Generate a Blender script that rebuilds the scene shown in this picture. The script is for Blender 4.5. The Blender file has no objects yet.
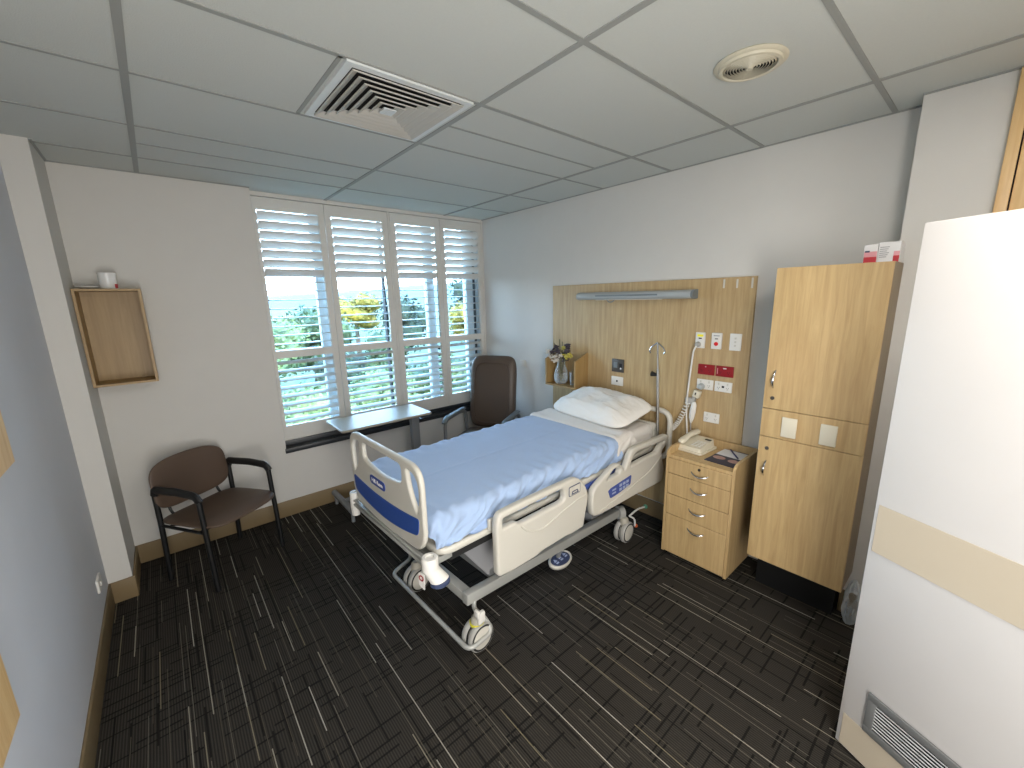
import bpy, bmesh, math, random
from mathutils import Vector, Matrix, noise
random.seed(7)
PI = math.pi
COL = bpy.context.scene.collection
H = 2.732

# ------------------------------------------------------------------ materials
def lin(c):
    return c / 12.92 if c <= 0.04045 else ((c + 0.055) / 1.055) ** 2.4
def hexc(s):
    s = s.lstrip('#')
    return tuple(lin(int(s[i:i + 2], 16) / 255) for i in (0, 2, 4)) + (1.0,)

def mat(name, color, rough=0.6, metal=0.0, spec=0.5, noise_amt=0.0, noise_scale=8.0, bump=0.0, bump_scale=60.0,
        coat=0.0, transm=0.0, sheen=0.0):
    m = bpy.data.materials.new(name)
    m.use_nodes = True
    nt = m.node_tree
    b = nt.nodes['Principled BSDF']
    c = hexc(color) if isinstance(color, str) else color
    b.inputs['Base Color'].default_value = c
    b.inputs['Roughness'].default_value = rough
    b.inputs['Metallic'].default_value = metal
    b.inputs['Specular IOR Level'].default_value = spec
    b.inputs['Coat Weight'].default_value = coat
    b.inputs['Transmission Weight'].default_value = transm
    b.inputs['Sheen Weight'].default_value = sheen
    tc = nt.nodes.new('ShaderNodeTexCoord')
    n = nt.nodes.new('ShaderNodeTexNoise')
    n.inputs['Scale'].default_value = noise_scale
    n.inputs['Detail'].default_value = 4
    nt.links.new(tc.outputs['Object'], n.inputs['Vector'])
    mx = nt.nodes.new('ShaderNodeMix')
    mx.data_type = 'RGBA'
    amt = max(noise_amt, 0.02)
    mx.inputs['A'].default_value = tuple(max(0, v * (1 - amt)) for v in c[:3]) + (1,)
    mx.inputs['B'].default_value = tuple(min(1, v * (1 + amt)) for v in c[:3]) + (1,)
    nt.links.new(n.outputs['Fac'], mx.inputs['Factor'])
    nt.links.new(mx.outputs['Result'], b.inputs['Base Color'])
    if bump > 0:
        n2 = nt.nodes.new('ShaderNodeTexNoise')
        n2.inputs['Scale'].default_value = bump_scale
        n2.inputs['Detail'].default_value = 6
        nt.links.new(tc.outputs['Object'], n2.inputs['Vector'])
        bp = nt.nodes.new('ShaderNodeBump')
        bp.inputs['Strength'].default_value = bump
        bp.inputs['Distance'].default_value = 0.01
        nt.links.new(n2.outputs['Fac'], bp.inputs['Height'])
        nt.links.new(bp.outputs['Normal'], b.inputs['Normal'])
    return m

def wood(name, c1, c2, rough=0.45, axis='Z', scale=1.0):
    m = bpy.data.materials.new(name)
    m.use_nodes = True
    nt = m.node_tree
    b = nt.nodes['Principled BSDF']
    b.inputs['Roughness'].default_value = rough
    tc = nt.nodes.new('ShaderNodeTexCoord')
    mp = nt.nodes.new('ShaderNodeMapping')
    s = [26 * scale, 26 * scale, 26 * scale]
    s['XYZ'.index(axis)] = 1.6 * scale
    mp.inputs['Scale'].default_value = s
    nt.links.new(tc.outputs['Object'], mp.inputs['Vector'])
    n = nt.nodes.new('ShaderNodeTexNoise')
    n.inputs['Scale'].default_value = 1.6
    n.inputs['Detail'].default_value = 7
    n.inputs['Roughness'].default_value = 0.62
    n.inputs['Distortion'].default_value = 0.5
    nt.links.new(mp.outputs['Vector'], n.inputs['Vector'])
    r = nt.nodes.new('ShaderNodeValToRGB')
    r.color_ramp.elements[0].position = 0.32
    r.color_ramp.elements[0].color = hexc(c1)
    r.color_ramp.elements[1].position = 0.68
    r.color_ramp.elements[1].color = hexc(c2)
    nt.links.new(n.outputs['Fac'], r.inputs['Fac'])
    n2 = nt.nodes.new('ShaderNodeTexNoise')
    n2.inputs['Scale'].default_value = 2.2
    nt.links.new(tc.outputs['Object'], n2.inputs['Vector'])
    mx = nt.nodes.new('ShaderNodeMix')
    mx.data_type = 'RGBA'
    mx.blend_type = 'MULTIPLY'
    mx.inputs['Factor'].default_value = 0.25
    nt.links.new(r.outputs['Color'], mx.inputs['A'])
    nt.links.new(n2.outputs['Color'], mx.inputs['B'])
    hs = nt.nodes.new('ShaderNodeMix')
    hs.data_type = 'RGBA'
    hs.inputs['Factor'].default_value = 0.8
    nt.links.new(mx.outputs['Result'], hs.inputs['A'])
    nt.links.new(r.outputs['Color'], hs.inputs['B'])
    nt.links.new(hs.outputs['Result'], b.inputs['Base Color'])
    return m

def carpet_material():
    m = bpy.data.materials.new('striped_carpet')
    m.use_nodes = True
    nt = m.node_tree
    L = nt.links.new
    b = nt.nodes['Principled BSDF']
    b.inputs['Roughness'].default_value = 0.95
    b.inputs['Specular IOR Level'].default_value = 0.15
    tc = nt.nodes.new('ShaderNodeTexCoord')
    sp = nt.nodes.new('ShaderNodeSeparateXYZ')
    L(tc.outputs['Object'], sp.inputs['Vector'])
    X, Y = sp.outputs['X'], sp.outputs['Y']
    def M(op, a, bb=None, c=None):
        n = nt.nodes.new('ShaderNodeMath')
        n.operation = op
        for i, v in enumerate((a, bb, c)):
            if v is None: continue
            if isinstance(v, (int, float)): n.inputs[i].default_value = v
            else: L(v, n.inputs[i])
        return n.outputs[0]
    def rnd2(a, bb, seed):
        cx = nt.nodes.new('ShaderNodeCombineXYZ')
        L(a, cx.inputs[0]) if not isinstance(a, (int, float)) else None
        if bb is not None: L(bb, cx.inputs[1])
        cx.inputs[2].default_value = seed
        w = nt.nodes.new('ShaderNodeTexWhiteNoise')
        w.noise_dimensions = '3D'
        L(cx.outputs[0], w.inputs['Vector'])
        return w.outputs['Value']
    def dashes(A, B, pitch, length, width, prob, seed):
        """thin dashes running along B, one candidate per pitch of A"""
        q = M('DIVIDE', A, pitch)
        i = M('FLOOR', q)
        f = M('SUBTRACT', q, i)
        off = M('MULTIPLY', rnd2(i, None, seed), 9.0)
        ln = M('ADD', M('MULTIPLY', rnd2(i, None, seed + 3), length), length * 0.5)
        j = M('FLOOR', M('DIVIDE', M('ADD', B, off), ln))
        on = M('GREATER_THAN', rnd2(i, j, seed + 1), 1 - prob)
        cen = M('ADD', M('MULTIPLY', rnd2(i, None, seed + 2), 0.6), 0.2)
        d = M('ABSOLUTE', M('SUBTRACT', f, cen))
        inside = M('LESS_THAN', d, width / pitch / 2)
        return M('MULTIPLY', on, inside), rnd2(i, j, seed + 7)
    # fine ribs
    rib = M('MULTIPLY_ADD', M('SINE', M('MULTIPLY', X, 2 * PI / 0.0105)), 0.5, 0.5)
    light, lv = dashes(X, Y, 0.052, 0.50, 0.0044, 0.27, 1.0)
    light2, lv2 = dashes(X, Y, 0.029, 0.42, 0.003, 0.26, 11.0)
    dark1, _ = dashes(X, Y, 0.045, 0.40, 0.007, 0.36, 21.0)
    dark2, _ = dashes(Y, X, 0.052, 0.17, 0.009, 0.34, 31.0)
    dark3, _ = dashes(Y, X, 0.085, 0.4, 0.007, 0.22, 41.0)
    patch = nt.nodes.new('ShaderNodeTexNoise')
    patch.inputs['Scale'].default_value = 2.0
    L(tc.outputs['Object'], patch.inputs['Vector'])
    fine = nt.nodes.new('ShaderNodeTexNoise')
    fine.inputs['Scale'].default_value = 260
    L(tc.outputs['Object'], fine.inputs['Vector'])
    def mixc(f, A, B):
        n = nt.nodes.new('ShaderNodeMix')
        n.data_type = 'RGBA'
        if isinstance(f, (int, float)): n.inputs['Factor'].default_value = f
        else: L(f, n.inputs['Factor'])
        for s, v in (('A', A), ('B', B)):
            if isinstance(v, tuple): n.inputs[s].default_value = v
            else: L(v, n.inputs[s])
        return n.outputs['Result']
    base = mixc(rib, hexc('#23211e'), hexc('#403c36'))
    base = mixc(M('MULTIPLY', fine.outputs['Fac'], 0.5), base, hexc('#2a2825'))
    base = mixc(M('MULTIPLY', patch.outputs['Fac'], 0.35), base, hexc('#26231f'))
    dk = M('MINIMUM', M('ADD', M('ADD', dark1, dark2), dark3), 1.0)
    base = mixc(M('MULTIPLY', dk, 0.85), base, hexc('#100f0e'))
    lcol = mixc(lv2, hexc('#4e483a'), hexc('#6d695f'))
    base = mixc(M('MULTIPLY', light2, 0.75), base, lcol)
    lcol = mixc(lv, hexc('#6e6650'), hexc('#a3a096'))
    base = mixc(M('MULTIPLY', light, 0.9), base, lcol)
    L(base, b.inputs['Base Color'])
    bp = nt.nodes.new('ShaderNodeBump')
    bp.inputs['Strength'].default_value = 0.35
    bp.inputs['Distance'].default_value = 0.003
    L(M('ADD', rib, fine.outputs['Fac']), bp.inputs['Height'])
    L(bp.outputs['Normal'], b.inputs['Normal'])
    return m

def glass_material():
    m = bpy.data.materials.new('window_glass')
    m.use_nodes = True
    nt = m.node_tree
    nt.nodes.remove(nt.nodes['Principled BSDF'])
    out = nt.nodes['Material Output']
    t = nt.nodes.new('ShaderNodeBsdfTransparent')
    t.inputs['Color'].default_value = (0.93, 0.97, 0.98, 1)
    g = nt.nodes.new('ShaderNodeBsdfGlossy')
    g.inputs['Roughness'].default_value = 0.02
    f = nt.nodes.new('ShaderNodeFresnel')
    f.inputs['IOR'].default_value = 1.35
    mx = nt.nodes.new('ShaderNodeMixShader')
    nt.links.new(f.outputs[0], mx.inputs[0])
    nt.links.new(t.outputs[0], mx.inputs[1])
    nt.links.new(g.outputs[0], mx.inputs[2])
    nt.links.new(mx.outputs[0], out.inputs['Surface'])
    return m

def clear_material(name, tint, amount):
    m = bpy.data.materials.new(name)
    m.use_nodes = True
    nt = m.node_tree
    b = nt.nodes['Principled BSDF']
    b.inputs['Base Color'].default_value = hexc(tint)
    b.inputs['Roughness'].default_value = 0.08
    out = nt.nodes['Material Output']
    t = nt.nodes.new('ShaderNodeBsdfTransparent')
    mx = nt.nodes.new('ShaderNodeMixShader')
    lw = nt.nodes.new('ShaderNodeLayerWeight')
    lw.inputs['Blend'].default_value = amount
    nt.links.new(lw.outputs['Facing'], mx.inputs[0])
    nt.links.new(t.outputs[0], mx.inputs[1])
    nt.links.new(b.outputs[0], mx.inputs[2])
    nt.links.new(mx.outputs[0], out.inputs['Surface'])
    return m

def leaf_material(name, c1, c2):
    m = bpy.data.materials.new(name)
    m.use_nodes = True
    nt = m.node_tree
    b = nt.nodes['Principled BSDF']
    b.inputs['Roughness'].default_value = 0.7
    g = nt.nodes.new('ShaderNodeTexCoord')
    n = nt.nodes.new('ShaderNodeTexNoise')
    n.inputs['Scale'].default_value = 1.3
    n.inputs['Detail'].default_value = 5
    nt.links.new(g.outputs['Object'], n.inputs['Vector'])
    r = nt.nodes.new('ShaderNodeValToRGB')
    r.color_ramp.elements[0].position = 0.35
    r.color_ramp.elements[1].position = 0.65
    r.color_ramp.elements[0].color = hexc(c1)
    r.color_ramp.elements[1].color = hexc(c2)
    nt.links.new(n.outputs['Fac'], r.inputs['Fac'])
    nt.links.new(r.outputs['Color'], b.inputs['Base Color'])
    return m

M_WALL = mat('wall_paint', '#cccac5', 0.75, bump=0.05, bump_scale=180)
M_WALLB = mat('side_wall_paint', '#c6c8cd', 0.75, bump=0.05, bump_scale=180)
M_CEIL = mat('ceiling_tile', '#c0c3be', 0.9, bump=0.12, bump_scale=220, noise_amt=0.03, noise_scale=120)
M_GRID = mat('ceiling_grid_grey', '#929490', 0.6)
M_BASE = mat('tan_vinyl_skirting', '#7c6a4c', 0.55)
M_CARPET = carpet_material()
M_OAK = wood('maple_laminate', '#af9265', '#c8ac7d')
M_PANEL = wood('bedhead_laminate', '#a58a61', '#bea67c')
M_CARC = wood('shaded_carcass_side', '#7d6d52', '#8f7e62')  # darkened maple: the shadow on the wardrobe side is put into the colour
M_OAKEDGE = mat('maple_edge', '#a68c64', 0.5, noise_amt=0.05)
M_SHELF = wood('shelf_laminate', '#94774a', '#a78a5b')
M_TIMBER = wood('orange_timber', '#cfa873', '#e0c08c')
M_DOOR = mat('door_white', '#c9c5c1', 0.45)
M_BEIGE = mat('beige_band', '#b9ad99', 0.5)
M_SHUT = mat('shutter_white', '#d3d1cb', 0.4)
M_ALU = mat('window_frame_pale', '#c3d3dc', 0.4)
M_BLACK = mat('black_plastic', '#111213', 0.45)
M_SEAL = mat('black_seal', '#0b0d12', 0.6)
M_SILL = mat('dark_sill', '#23272b', 0.4)
M_CREAM = mat('cream_plastic', '#c5c2b8', 0.4)
M_CREAM2 = mat('cream_plastic_dark', '#a9a598', 0.5)  # darker cream plastic for the caster bodies
M_WHITEP = mat('white_plastic', '#dcdad4', 0.4)
M_BLUEP = mat('blue_panel', '#2f4f96', 0.4)
M_BLUEB = mat('blue_badge', '#3a4f96', 0.4)
M_BLUEDK = mat('navy_plastic', '#3c4663', 0.4)
M_BTN = mat('button_pale', '#9aa6c4', 0.4)
M_STEEL = mat('silver_paint', '#a9aaa6', 0.4, metal=0.15)
M_GREYP = mat('grey_paint', '#7d7f80', 0.5)
M_CHROME = mat('chrome', '#c8c8c8', 0.18, metal=1.0)
M_BRUSH = mat('brushed_steel', '#9c9c9a', 0.35, metal=0.9)
M_LIFT = mat('lift_grey', '#96979a', 0.5)
M_RUBBER = mat('pale_grey_tyre', '#a4a39e', 0.6)
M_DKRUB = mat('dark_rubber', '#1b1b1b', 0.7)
M_SHEETW = mat('white_linen', '#d6d2cc', 0.9, bump=0.25, bump_scale=35, sheen=0.2)
M_SHEETB = mat('blue_linen', '#9bb1d1', 0.9, bump=0.22, bump_scale=28, sheen=0.2, noise_amt=0.05, noise_scale=5)
M_PILLOW = mat('pillow_linen', '#dfdcd6', 0.9, bump=0.25, bump_scale=30, sheen=0.2)
M_BROWN = mat('brown_vinyl', '#554539', 0.5, bump=0.06, bump_scale=200)
M_RECL = mat('dark_brown_vinyl', '#54473d', 0.42, bump=0.05, bump_scale=200)
M_GREYTOP = mat('pale_table_top', '#b0a898', 0.4, noise_amt=0.04, noise_scale=30)
M_RED = mat('dark_red_plastic', '#8a1119', 0.35)
M_REDB = mat('bright_red_button', '#d01a1f', 0.35)
M_YEL = mat('yellow_label', '#f2ea2a', 0.5)
M_YELR = mat('yellow_ring', '#d9d43a', 0.5)
M_GRN = mat('green_knob', '#4f8a72', 0.4)
M_ORG = mat('orange_knob', '#c9602f', 0.4)
M_PHONE = mat('ivory_phone', '#d3ccb8', 0.4)
M_NAVY = mat('navy_print', '#1d2741', 0.4, noise_amt=0.2, noise_scale=60)
M_PAPER = mat('white_paper', '#dedfe2', 0.6)
M_PINK = mat('photo_skin_tone', '#b08f86', 0.5, noise_amt=0.3, noise_scale=60)
M_BOXR = mat('red_carton_print', '#b8323c', 0.5)
M_BOXP = mat('pink_carton_print', '#d99aa0', 0.5)
M_BOXW = mat('white_carton', '#dcdcdc', 0.5)
M_INK = mat('grey_ink', '#8d8f92', 0.7)
M_LAMP = mat('lamp_housing_grey', '#a6acae', 0.4)
M_LAMPD = mat('lamp_slot_grey', '#6d767b', 0.4)
M_DGREY = mat('dark_grey_plate', '#4b4844', 0.4)
M_VENT = mat('door_grille_grey', '#7c7d7c', 0.4, metal=0.3)
M_DIFF = mat('diffuser_white', '#d2d6d6', 0.45)
M_DIFFI = mat('diffuser_vane', '#b9b6ae', 0.5)
M_VENTC = mat('ivory_vent', '#c4beaa', 0.5)
M_DARK = mat('vent_dark', '#0d0d0e', 0.9)
M_CERAM = mat('white_ceramic', '#dfe0df', 0.25)
M_GLASS = glass_material()
M_VASE = clear_material('vase_glass', '#dce8f0', 0.35)
M_BAG = clear_material('clear_plastic', '#dfe8ee', 0.6)
M_DRY1 = mat('dried_flower_plum', '#473f45', 0.9, noise_amt=0.3, noise_scale=80)
M_DRY2 = mat('dried_flower_cream', '#cfc6ba', 0.9, noise_amt=0.2, noise_scale=80)
M_DRY3 = mat('dried_flower_yellow', '#b9ab4f', 0.9, noise_amt=0.2, noise_scale=80)
M_STEM = mat('dry_stem', '#6d6a4e', 0.8)

# ------------------------------------------------------------------ object helpers
def tag(o, label=None, cat=None, group=None, kind=None):
    if label: o['label'] = label
    if cat: o['category'] = cat
    if group: o['group'] = group
    if kind: o['kind'] = kind
    return o

def empty(name, loc=(0, 0, 0), rz=0.0, label=None, cat=None, group=None, kind=None):
    o = bpy.data.objects.new(name, None)
    o.empty_display_size = 0.05
    COL.objects.link(o)
    o.location = loc
    o.rotation_euler = (0, 0, rz)
    return tag(o, label, cat, group, kind)

def link_mesh(name, me, m, parent=None, smooth=None):
    me.materials.clear()
    me.materials.append(m)
    if smooth:
        me.shade_smooth()
        me.set_sharp_from_angle(angle=math.radians(smooth))
    o = bpy.data.objects.new(name, me)
    COL.objects.link(o)
    if parent is not None: o.parent = parent
    return o

def fillet(pts, r, n=5, closed=False):
    pts = [Vector(p) for p in pts]
    out = []
    N = len(pts)
    for i, p in enumerate(pts):
        if not closed and i in (0, N - 1):
            out.append(p); continue
        a, c = pts[i - 1], pts[(i + 1) % N]
        rr = r[i] if isinstance(r, (list, tuple)) else r
        d1, d2 = (a - p), (c - p)
        l = min(rr, d1.length * 0.48, d2.length * 0.48)
        if l < 1e-5:
            out.append(p); continue
        s, e = p + d1.normalized() * l, p + d2.normalized() * l
        for k in range(n + 1):
            t = k / n
            out.append(s * (1 - t) ** 2 + p * 2 * t * (1 - t) + e * t * t)
    return out

class MB:
    def __init__(self): self.bm = bmesh.new()
    def box(self, x0, x1, y0, y1, z0, z1, bevel=0.0, seg=2, mtx=None):
        r = bmesh.ops.create_cube(self.bm, size=1.0)
        vs = r['verts']
        for v in vs:
            v.co = Vector(((x0 + x1) / 2 + v.co.x * (x1 - x0), (y0 + y1) / 2 + v.co.y * (y1 - y0), (z0 + z1) / 2 + v.co.z * (z1 - z0)))
        if bevel > 0:
            es = list({e for v in vs for e in v.link_edges})
            res = bmesh.ops.bevel(self.bm, geom=es, offset=bevel, segments=seg, affect='EDGES', profile=0.5)
            vs = list({v for f in res['faces'] for v in f.verts} | {v for v in vs if v.is_valid})
        if mtx is not None:
            for v in vs: v.co = mtx @ v.co
        return self
    def tube(self, pts, r, n=10, closed=False, flat=None):
        pts = [Vector(p) for p in pts]
        N = len(pts)
        rad = r if isinstance(r, (list, tuple)) else [r] * N
        tang = []
        for i in range(N):
            if closed: t = pts[(i + 1) % N] - pts[i - 1]
            else: t = pts[min(i + 1, N - 1)] - pts[max(i - 1, 0)]
            tang.append(t.normalized())
        up = Vector((0, 0, 1)) if abs(tang[0].z) < 0.9 else Vector((1, 0, 0))
        nrm = (up - tang[0] * up.dot(tang[0])).normalized()
        rings = []
        for i in range(N):
            nrm = (nrm - tang[i] * nrm.dot(tang[i])).normalized()
            bn = tang[i].cross(nrm)
            ring = []
            for k in range(n):
                a = 2 * PI * k / n
                fx, fy = (flat if flat else (1, 1))
                ring.append(self.bm.verts.new(pts[i] + nrm * math.cos(a) * rad[i] * fx + bn * math.sin(a) * rad[i] * fy))
            rings.append(ring)
        for i in range(N if closed else N - 1):
            A, B = rings[i], rings[(i + 1) % N]
            for k in range(n):
                self.bm.faces.new((A[k], A[(k + 1) % n], B[(k + 1) % n], B[k]))
        if not closed:
            self.bm.faces.new(rings[0][::-1]); self.bm.faces.new(rings[-1])
        return self
    def lathe(self, prof, n=24, mtx=None, cap=True):
        """prof: list of (radius, height); axis local Z"""
        mtx = mtx or Matrix()
        rings = []
        for r, z in prof:
            rings.append([self.bm.verts.new(mtx @ Vector((max(r, 1e-4) * math.cos(2 * PI * k / n), max(r, 1e-4) * math.sin(2 * PI * k / n), z))) for k in range(n)])
        for A, B in zip(rings, rings[1:]):
            for k in range(n):
                self.bm.faces.new((A[k], A[(k + 1) % n], B[(k + 1) % n], B[k]))
        if cap:
            self.bm.faces.new(rings[0][::-1]); self.bm.faces.new(rings[-1])
        return self
    def prism(self, poly, f0, f1):
        """extrude a convex-ish polygon; f0, f1 map (a,b) to 3D on the two caps"""
        A = [self.bm.verts.new(f0(*p)) for p in poly]
        B = [self.bm.verts.new(f1(*p)) for p in poly]
        n = len(poly)
        self.bm.faces.new(A[::-1]); self.bm.faces.new(B)
        for i in range(n): self.bm.faces.new((A[i], A[(i + 1) % n], B[(i + 1) % n], B[i]))
        return self
    def ball(self, c, r, sub=2, scale=(1, 1, 1)):
        res = bmesh.ops.create_icosphere(self.bm, subdivisions=sub, radius=r)
        for v in res['verts']:
            v.co = Vector(c) + Vector((v.co.x * scale[0], v.co.y * scale[1], v.co.z * scale[2]))
        return self
    def grid(self, f, nu, nv, closed_u=False):
        vs = [[self.bm.verts.new(f(i / nu, j / nv)) for j in range(nv + 1)] for i in range(nu + (0 if closed_u else 1))]
        for i in range(nu):
            for j in range(nv):
                i2 = (i + 1) % len(vs) if closed_u else i + 1
                self.bm.faces.new((vs[i][j], vs[i2][j], vs[i2][j + 1], vs[i][j + 1]))
        return self
    def build(self, name, m, parent=None, smooth=40):
        bmesh.ops.recalc_face_normals(self.bm, faces=self.bm.faces[:])
        me = bpy.data.meshes.new(name)
        self.bm.to_mesh(me); self.bm.free()
        return link_mesh(name, me, m, parent, smooth)

def box(name, x0, x1, y0, y1, z0, z1, m, parent=None, bevel=0.0, smooth=None):
    return MB().box(x0, x1, y0, y1, z0, z1, bevel).build(name, m, parent, smooth if smooth else (40 if bevel else None))

def curve_mesh(splines, depth, bevel, mtx):
    cu = bpy.data.curves.new('tmp', 'CURVE')
    cu.dimensions = '2D'
    cu.fill_mode = 'BOTH'
    cu.extrude = max(depth / 2 - bevel, 0.0002)
    cu.bevel_depth = bevel
    cu.bevel_resolution = 2
    cu.offset = -bevel
    for pts in splines:
        s = cu.splines.new('POLY')
        s.points.add(len(pts) - 1)
        for p, q in zip(s.points, pts): p.co = (q[0], q[1], 0, 1)
        s.use_cyclic_u = True
    o = bpy.data.objects.new('tmp', cu)
    COL.objects.link(o)
    dg = bpy.context.evaluated_depsgraph_get()
    me = bpy.data.meshes.new_from_object(o.evaluated_get(dg))
    bpy.data.objects.remove(o)
    bpy.data.curves.remove(cu)
    me.transform(mtx)
    return me

def plate(name, outer, holes, depth, bevel, mtx, m, parent=None, smooth=50):
    me = curve_mesh([outer] + list(holes), depth, bevel, mtx)
    return link_mesh(name, me, m, parent, smooth)

def frame_mtx(o, a, b):
    a, b = Vector(a), Vector(b)
    n = a.cross(b)
    return Matrix(((a.x, b.x, n.x, o[0]), (a.y, b.y, n.y, o[1]), (a.z, b.z, n.z, o[2]), (0, 0, 0, 1)))

def rpoly(pts, r, n=5):
    return [(v.x, v.y) for v in fillet([(p[0], p[1], 0) for p in pts], r, n, closed=True)]

def rrect(a0, a1, b0, b1, r, n=5):
    return rpoly([(a0, b0), (a1, b0), (a1, b1), (a0, b1)], r, n)

def text_mesh(name, s, size, mtx, m, parent=None, depth=0.0008, sx=1.0):
    cu = bpy.data.curves.new('tmp', 'FONT')
    cu.body = s
    cu.size = size
    cu.align_x = 'CENTER'; cu.align_y = 'CENTER'
    cu.extrude = depth
    o = bpy.data.objects.new('tmp', cu)
    COL.objects.link(o)
    dg = bpy.context.evaluated_depsgraph_get()
    me = bpy.data.meshes.new_from_object(o.evaluated_get(dg))
    bpy.data.objects.remove(o); bpy.data.curves.remove(cu)
    me.transform(Matrix.Diagonal((sx, 1, 1, 1)))
    me.transform(mtx)
    return link_mesh(name, me, m, parent)

def struct(o, label=None): return tag(o, label, None, None, 'structure')

# ------------------------------------------------------------------ room shell
XL, YB = -3.464, -4.75
struct(box('floor', XL - .2, .3, YB - .2, .35, -.12, 0, M_CARPET), 'dark charcoal carpet with thin pale streaks')
struct(box('ceiling', XL - .2, .3, YB - .2, .35, H, H + .15, M_CEIL), 'white tiled ceiling')
struct(box('wall_right', 0, .2, -4.95, .35, 0, H, M_WALL), 'pale wall behind the bed')
struct(box('wall_column', -.16, 0, -3.79, -3.505, 0, H, M_WALL), 'pale boxed column beside the wardrobe')
wl = MB()
wl.box(XL - .2, -2.292, 0, .35, 0, H)
wl.box(-2.292, 0, 0, .35, 0, .575)
struct(wl.build('wall_window', M_WALL, None, None), 'pale wall around the window')
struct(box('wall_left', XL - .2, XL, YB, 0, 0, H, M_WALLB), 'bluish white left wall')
struct(box('wall_left_nib', XL, -3.349, -.443, 0, 0, H, M_WALL), 'short projecting pier in the left corner')
struct(box('wall_back', XL, 0, YB - .2, YB, 0, H, M_WALL), 'wall behind the viewer')

def skirting(name, x0, x1, y0, y1, hh=.145):
    b = MB().box(x0, x1, y0, y1, 0, hh, .004)
    return struct(b.build(name, M_BASE), 'tan vinyl skirting')
t = .012
skirting('baseboard_window', -3.349, 0, -t, 0)
skirting('baseboard_nib_side', -3.349, -3.349 + t, -.443, 0)
skirting('baseboard_nib_front', XL, -3.349 + t, -.443 - t, -.443)
skirting('baseboard_left', XL, XL + t, YB, -.443 - t)
skirting('baseboard_right', -t, 0, -2.48, -t)
skirting('baseboard_column', -.16 - t, -.16, -3.79, -3.505)
skirting('baseboard_column_side', -.16 - t, 0, -3.505, -3.505 + t)

# ceiling grid: flat grey strips, grid pattern kept in one trim object per direction
g = MB()
zc0, zc1 = H - .004, H + .002
w = .013
for xg in (-2.934, -1.706, -.5):
    g.box(xg - w, xg + w, YB, .13, zc0, zc1)
for yg in (-4.59, -3.99, -3.39, -2.79, -2.186, -1.586, -.97, -.388):
    hw = .011 if yg < -2 else .008
    g.box(XL, -.001, yg - hw, yg + hw, zc0 + .0004, zc1)
g.box(-2.934, -1.706, -.678 - .006, -.678 + .006, zc0 + .0004, zc1)
g.box(-1.706, -.5, -1.896 - .007, -1.896 + .007, zc0 + .0004, zc1)
g.box(-2.333 - .008, -2.333 + .008, -2.186, -1.586, zc0 + .0004, zc1)
struct(g.build('trim_1', M_GRID, None, None), 'grey ceiling grid strips')
# wall angles
g = MB()
g.box(-.012, 0, -3.51, .13, H - .006, H)
g.box(-3.349, -2.292, -.012, 0, H - .006, H)
g.box(-3.349, -3.337, -.443, 0, H - .006, H)
g.box(-.172, -.16, -3.79, -3.505, H - .006, H)
struct(g.build('trim_2', M_GRID, None, None), 'thin edge trim where ceiling meets walls')

# ------------------------------------------------------------------ window
win = empty('window_1', (0, 0, 0), kind='structure', label='wide window with pale aluminium frame behind the shutters')
fr = MB()
fr.box(-2.292, 0, .20, .27, .575, .68)
fr.box(-2.292, 0, .20, .27, 2.64, H)
for x0, x1 in ((-2.292, -2.24), (-1.828, -1.755), (-.70, -.615), (-.19, -.10), (-.05, 0)):
    fr.box(x0, x1, .20, .27, .68, 2.64)
fr.box(-2.24, -.05, .21, .26, 1.38, 1.45)
fr.build('window_frame', M_ALU, win, None)
sl = MB()
for x in (-1.18, -.07):
    sl.box(x - .007, x + .007, .205, .265, .68, 2.64)
for k in range(9):
    sl.box(-.592, -.575, .21, .25, .78 + k * .0745, .80 + k * .0745)
sl.build('window_seal', M_SEAL, win, None)
MB().box(-2.24, -.05, .232, .238, .68, 2.64).build('window_glass', M_GLASS, win, None)
sb = MB()
sb.box(-2.30, 0, -.012, .20, .575, .616, .003)
sb.box(-2.288, 0, .085, .20, .60, .658, .002)
struct(sb.build('window_sill', M_SILL), 'black window sill ledge below the shutters')
# shutter surround
so = MB()
so.box(-2.29, 0, .10, .15, 2.70, H)
so.box(-2.29, 0, .10, .15, .6585, .662)
so.box(-2.29, -2.275, .10, .15, .66, 2.70)
so.box(-.02, 0, .10, .15, .66, 2.70)
so.box(-1.139, -1.121, .105, .15, .66, 2.70)
struct(so.build('trim_3', M_SHUT, None, None), 'white surround of the shutters')

def slat(mb, x0, x1, yc, zc, chord, thick, tilt):
    n = 10
    poly = []
    for k in range(n):
        a = 2 * PI * k / n
        poly.append((math.cos(a) * chord / 2, math.sin(a) * thick / 2))
    c, s = math.cos(tilt), math.sin(tilt)
    # tilt > 0: the room edge (negative y) drops
    def at(x):
        return lambda p, q: Vector((x, yc + p * c - q * s, zc + p * s + q * c))
    mb.prism(poly, at(x0), at(x1))

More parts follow.
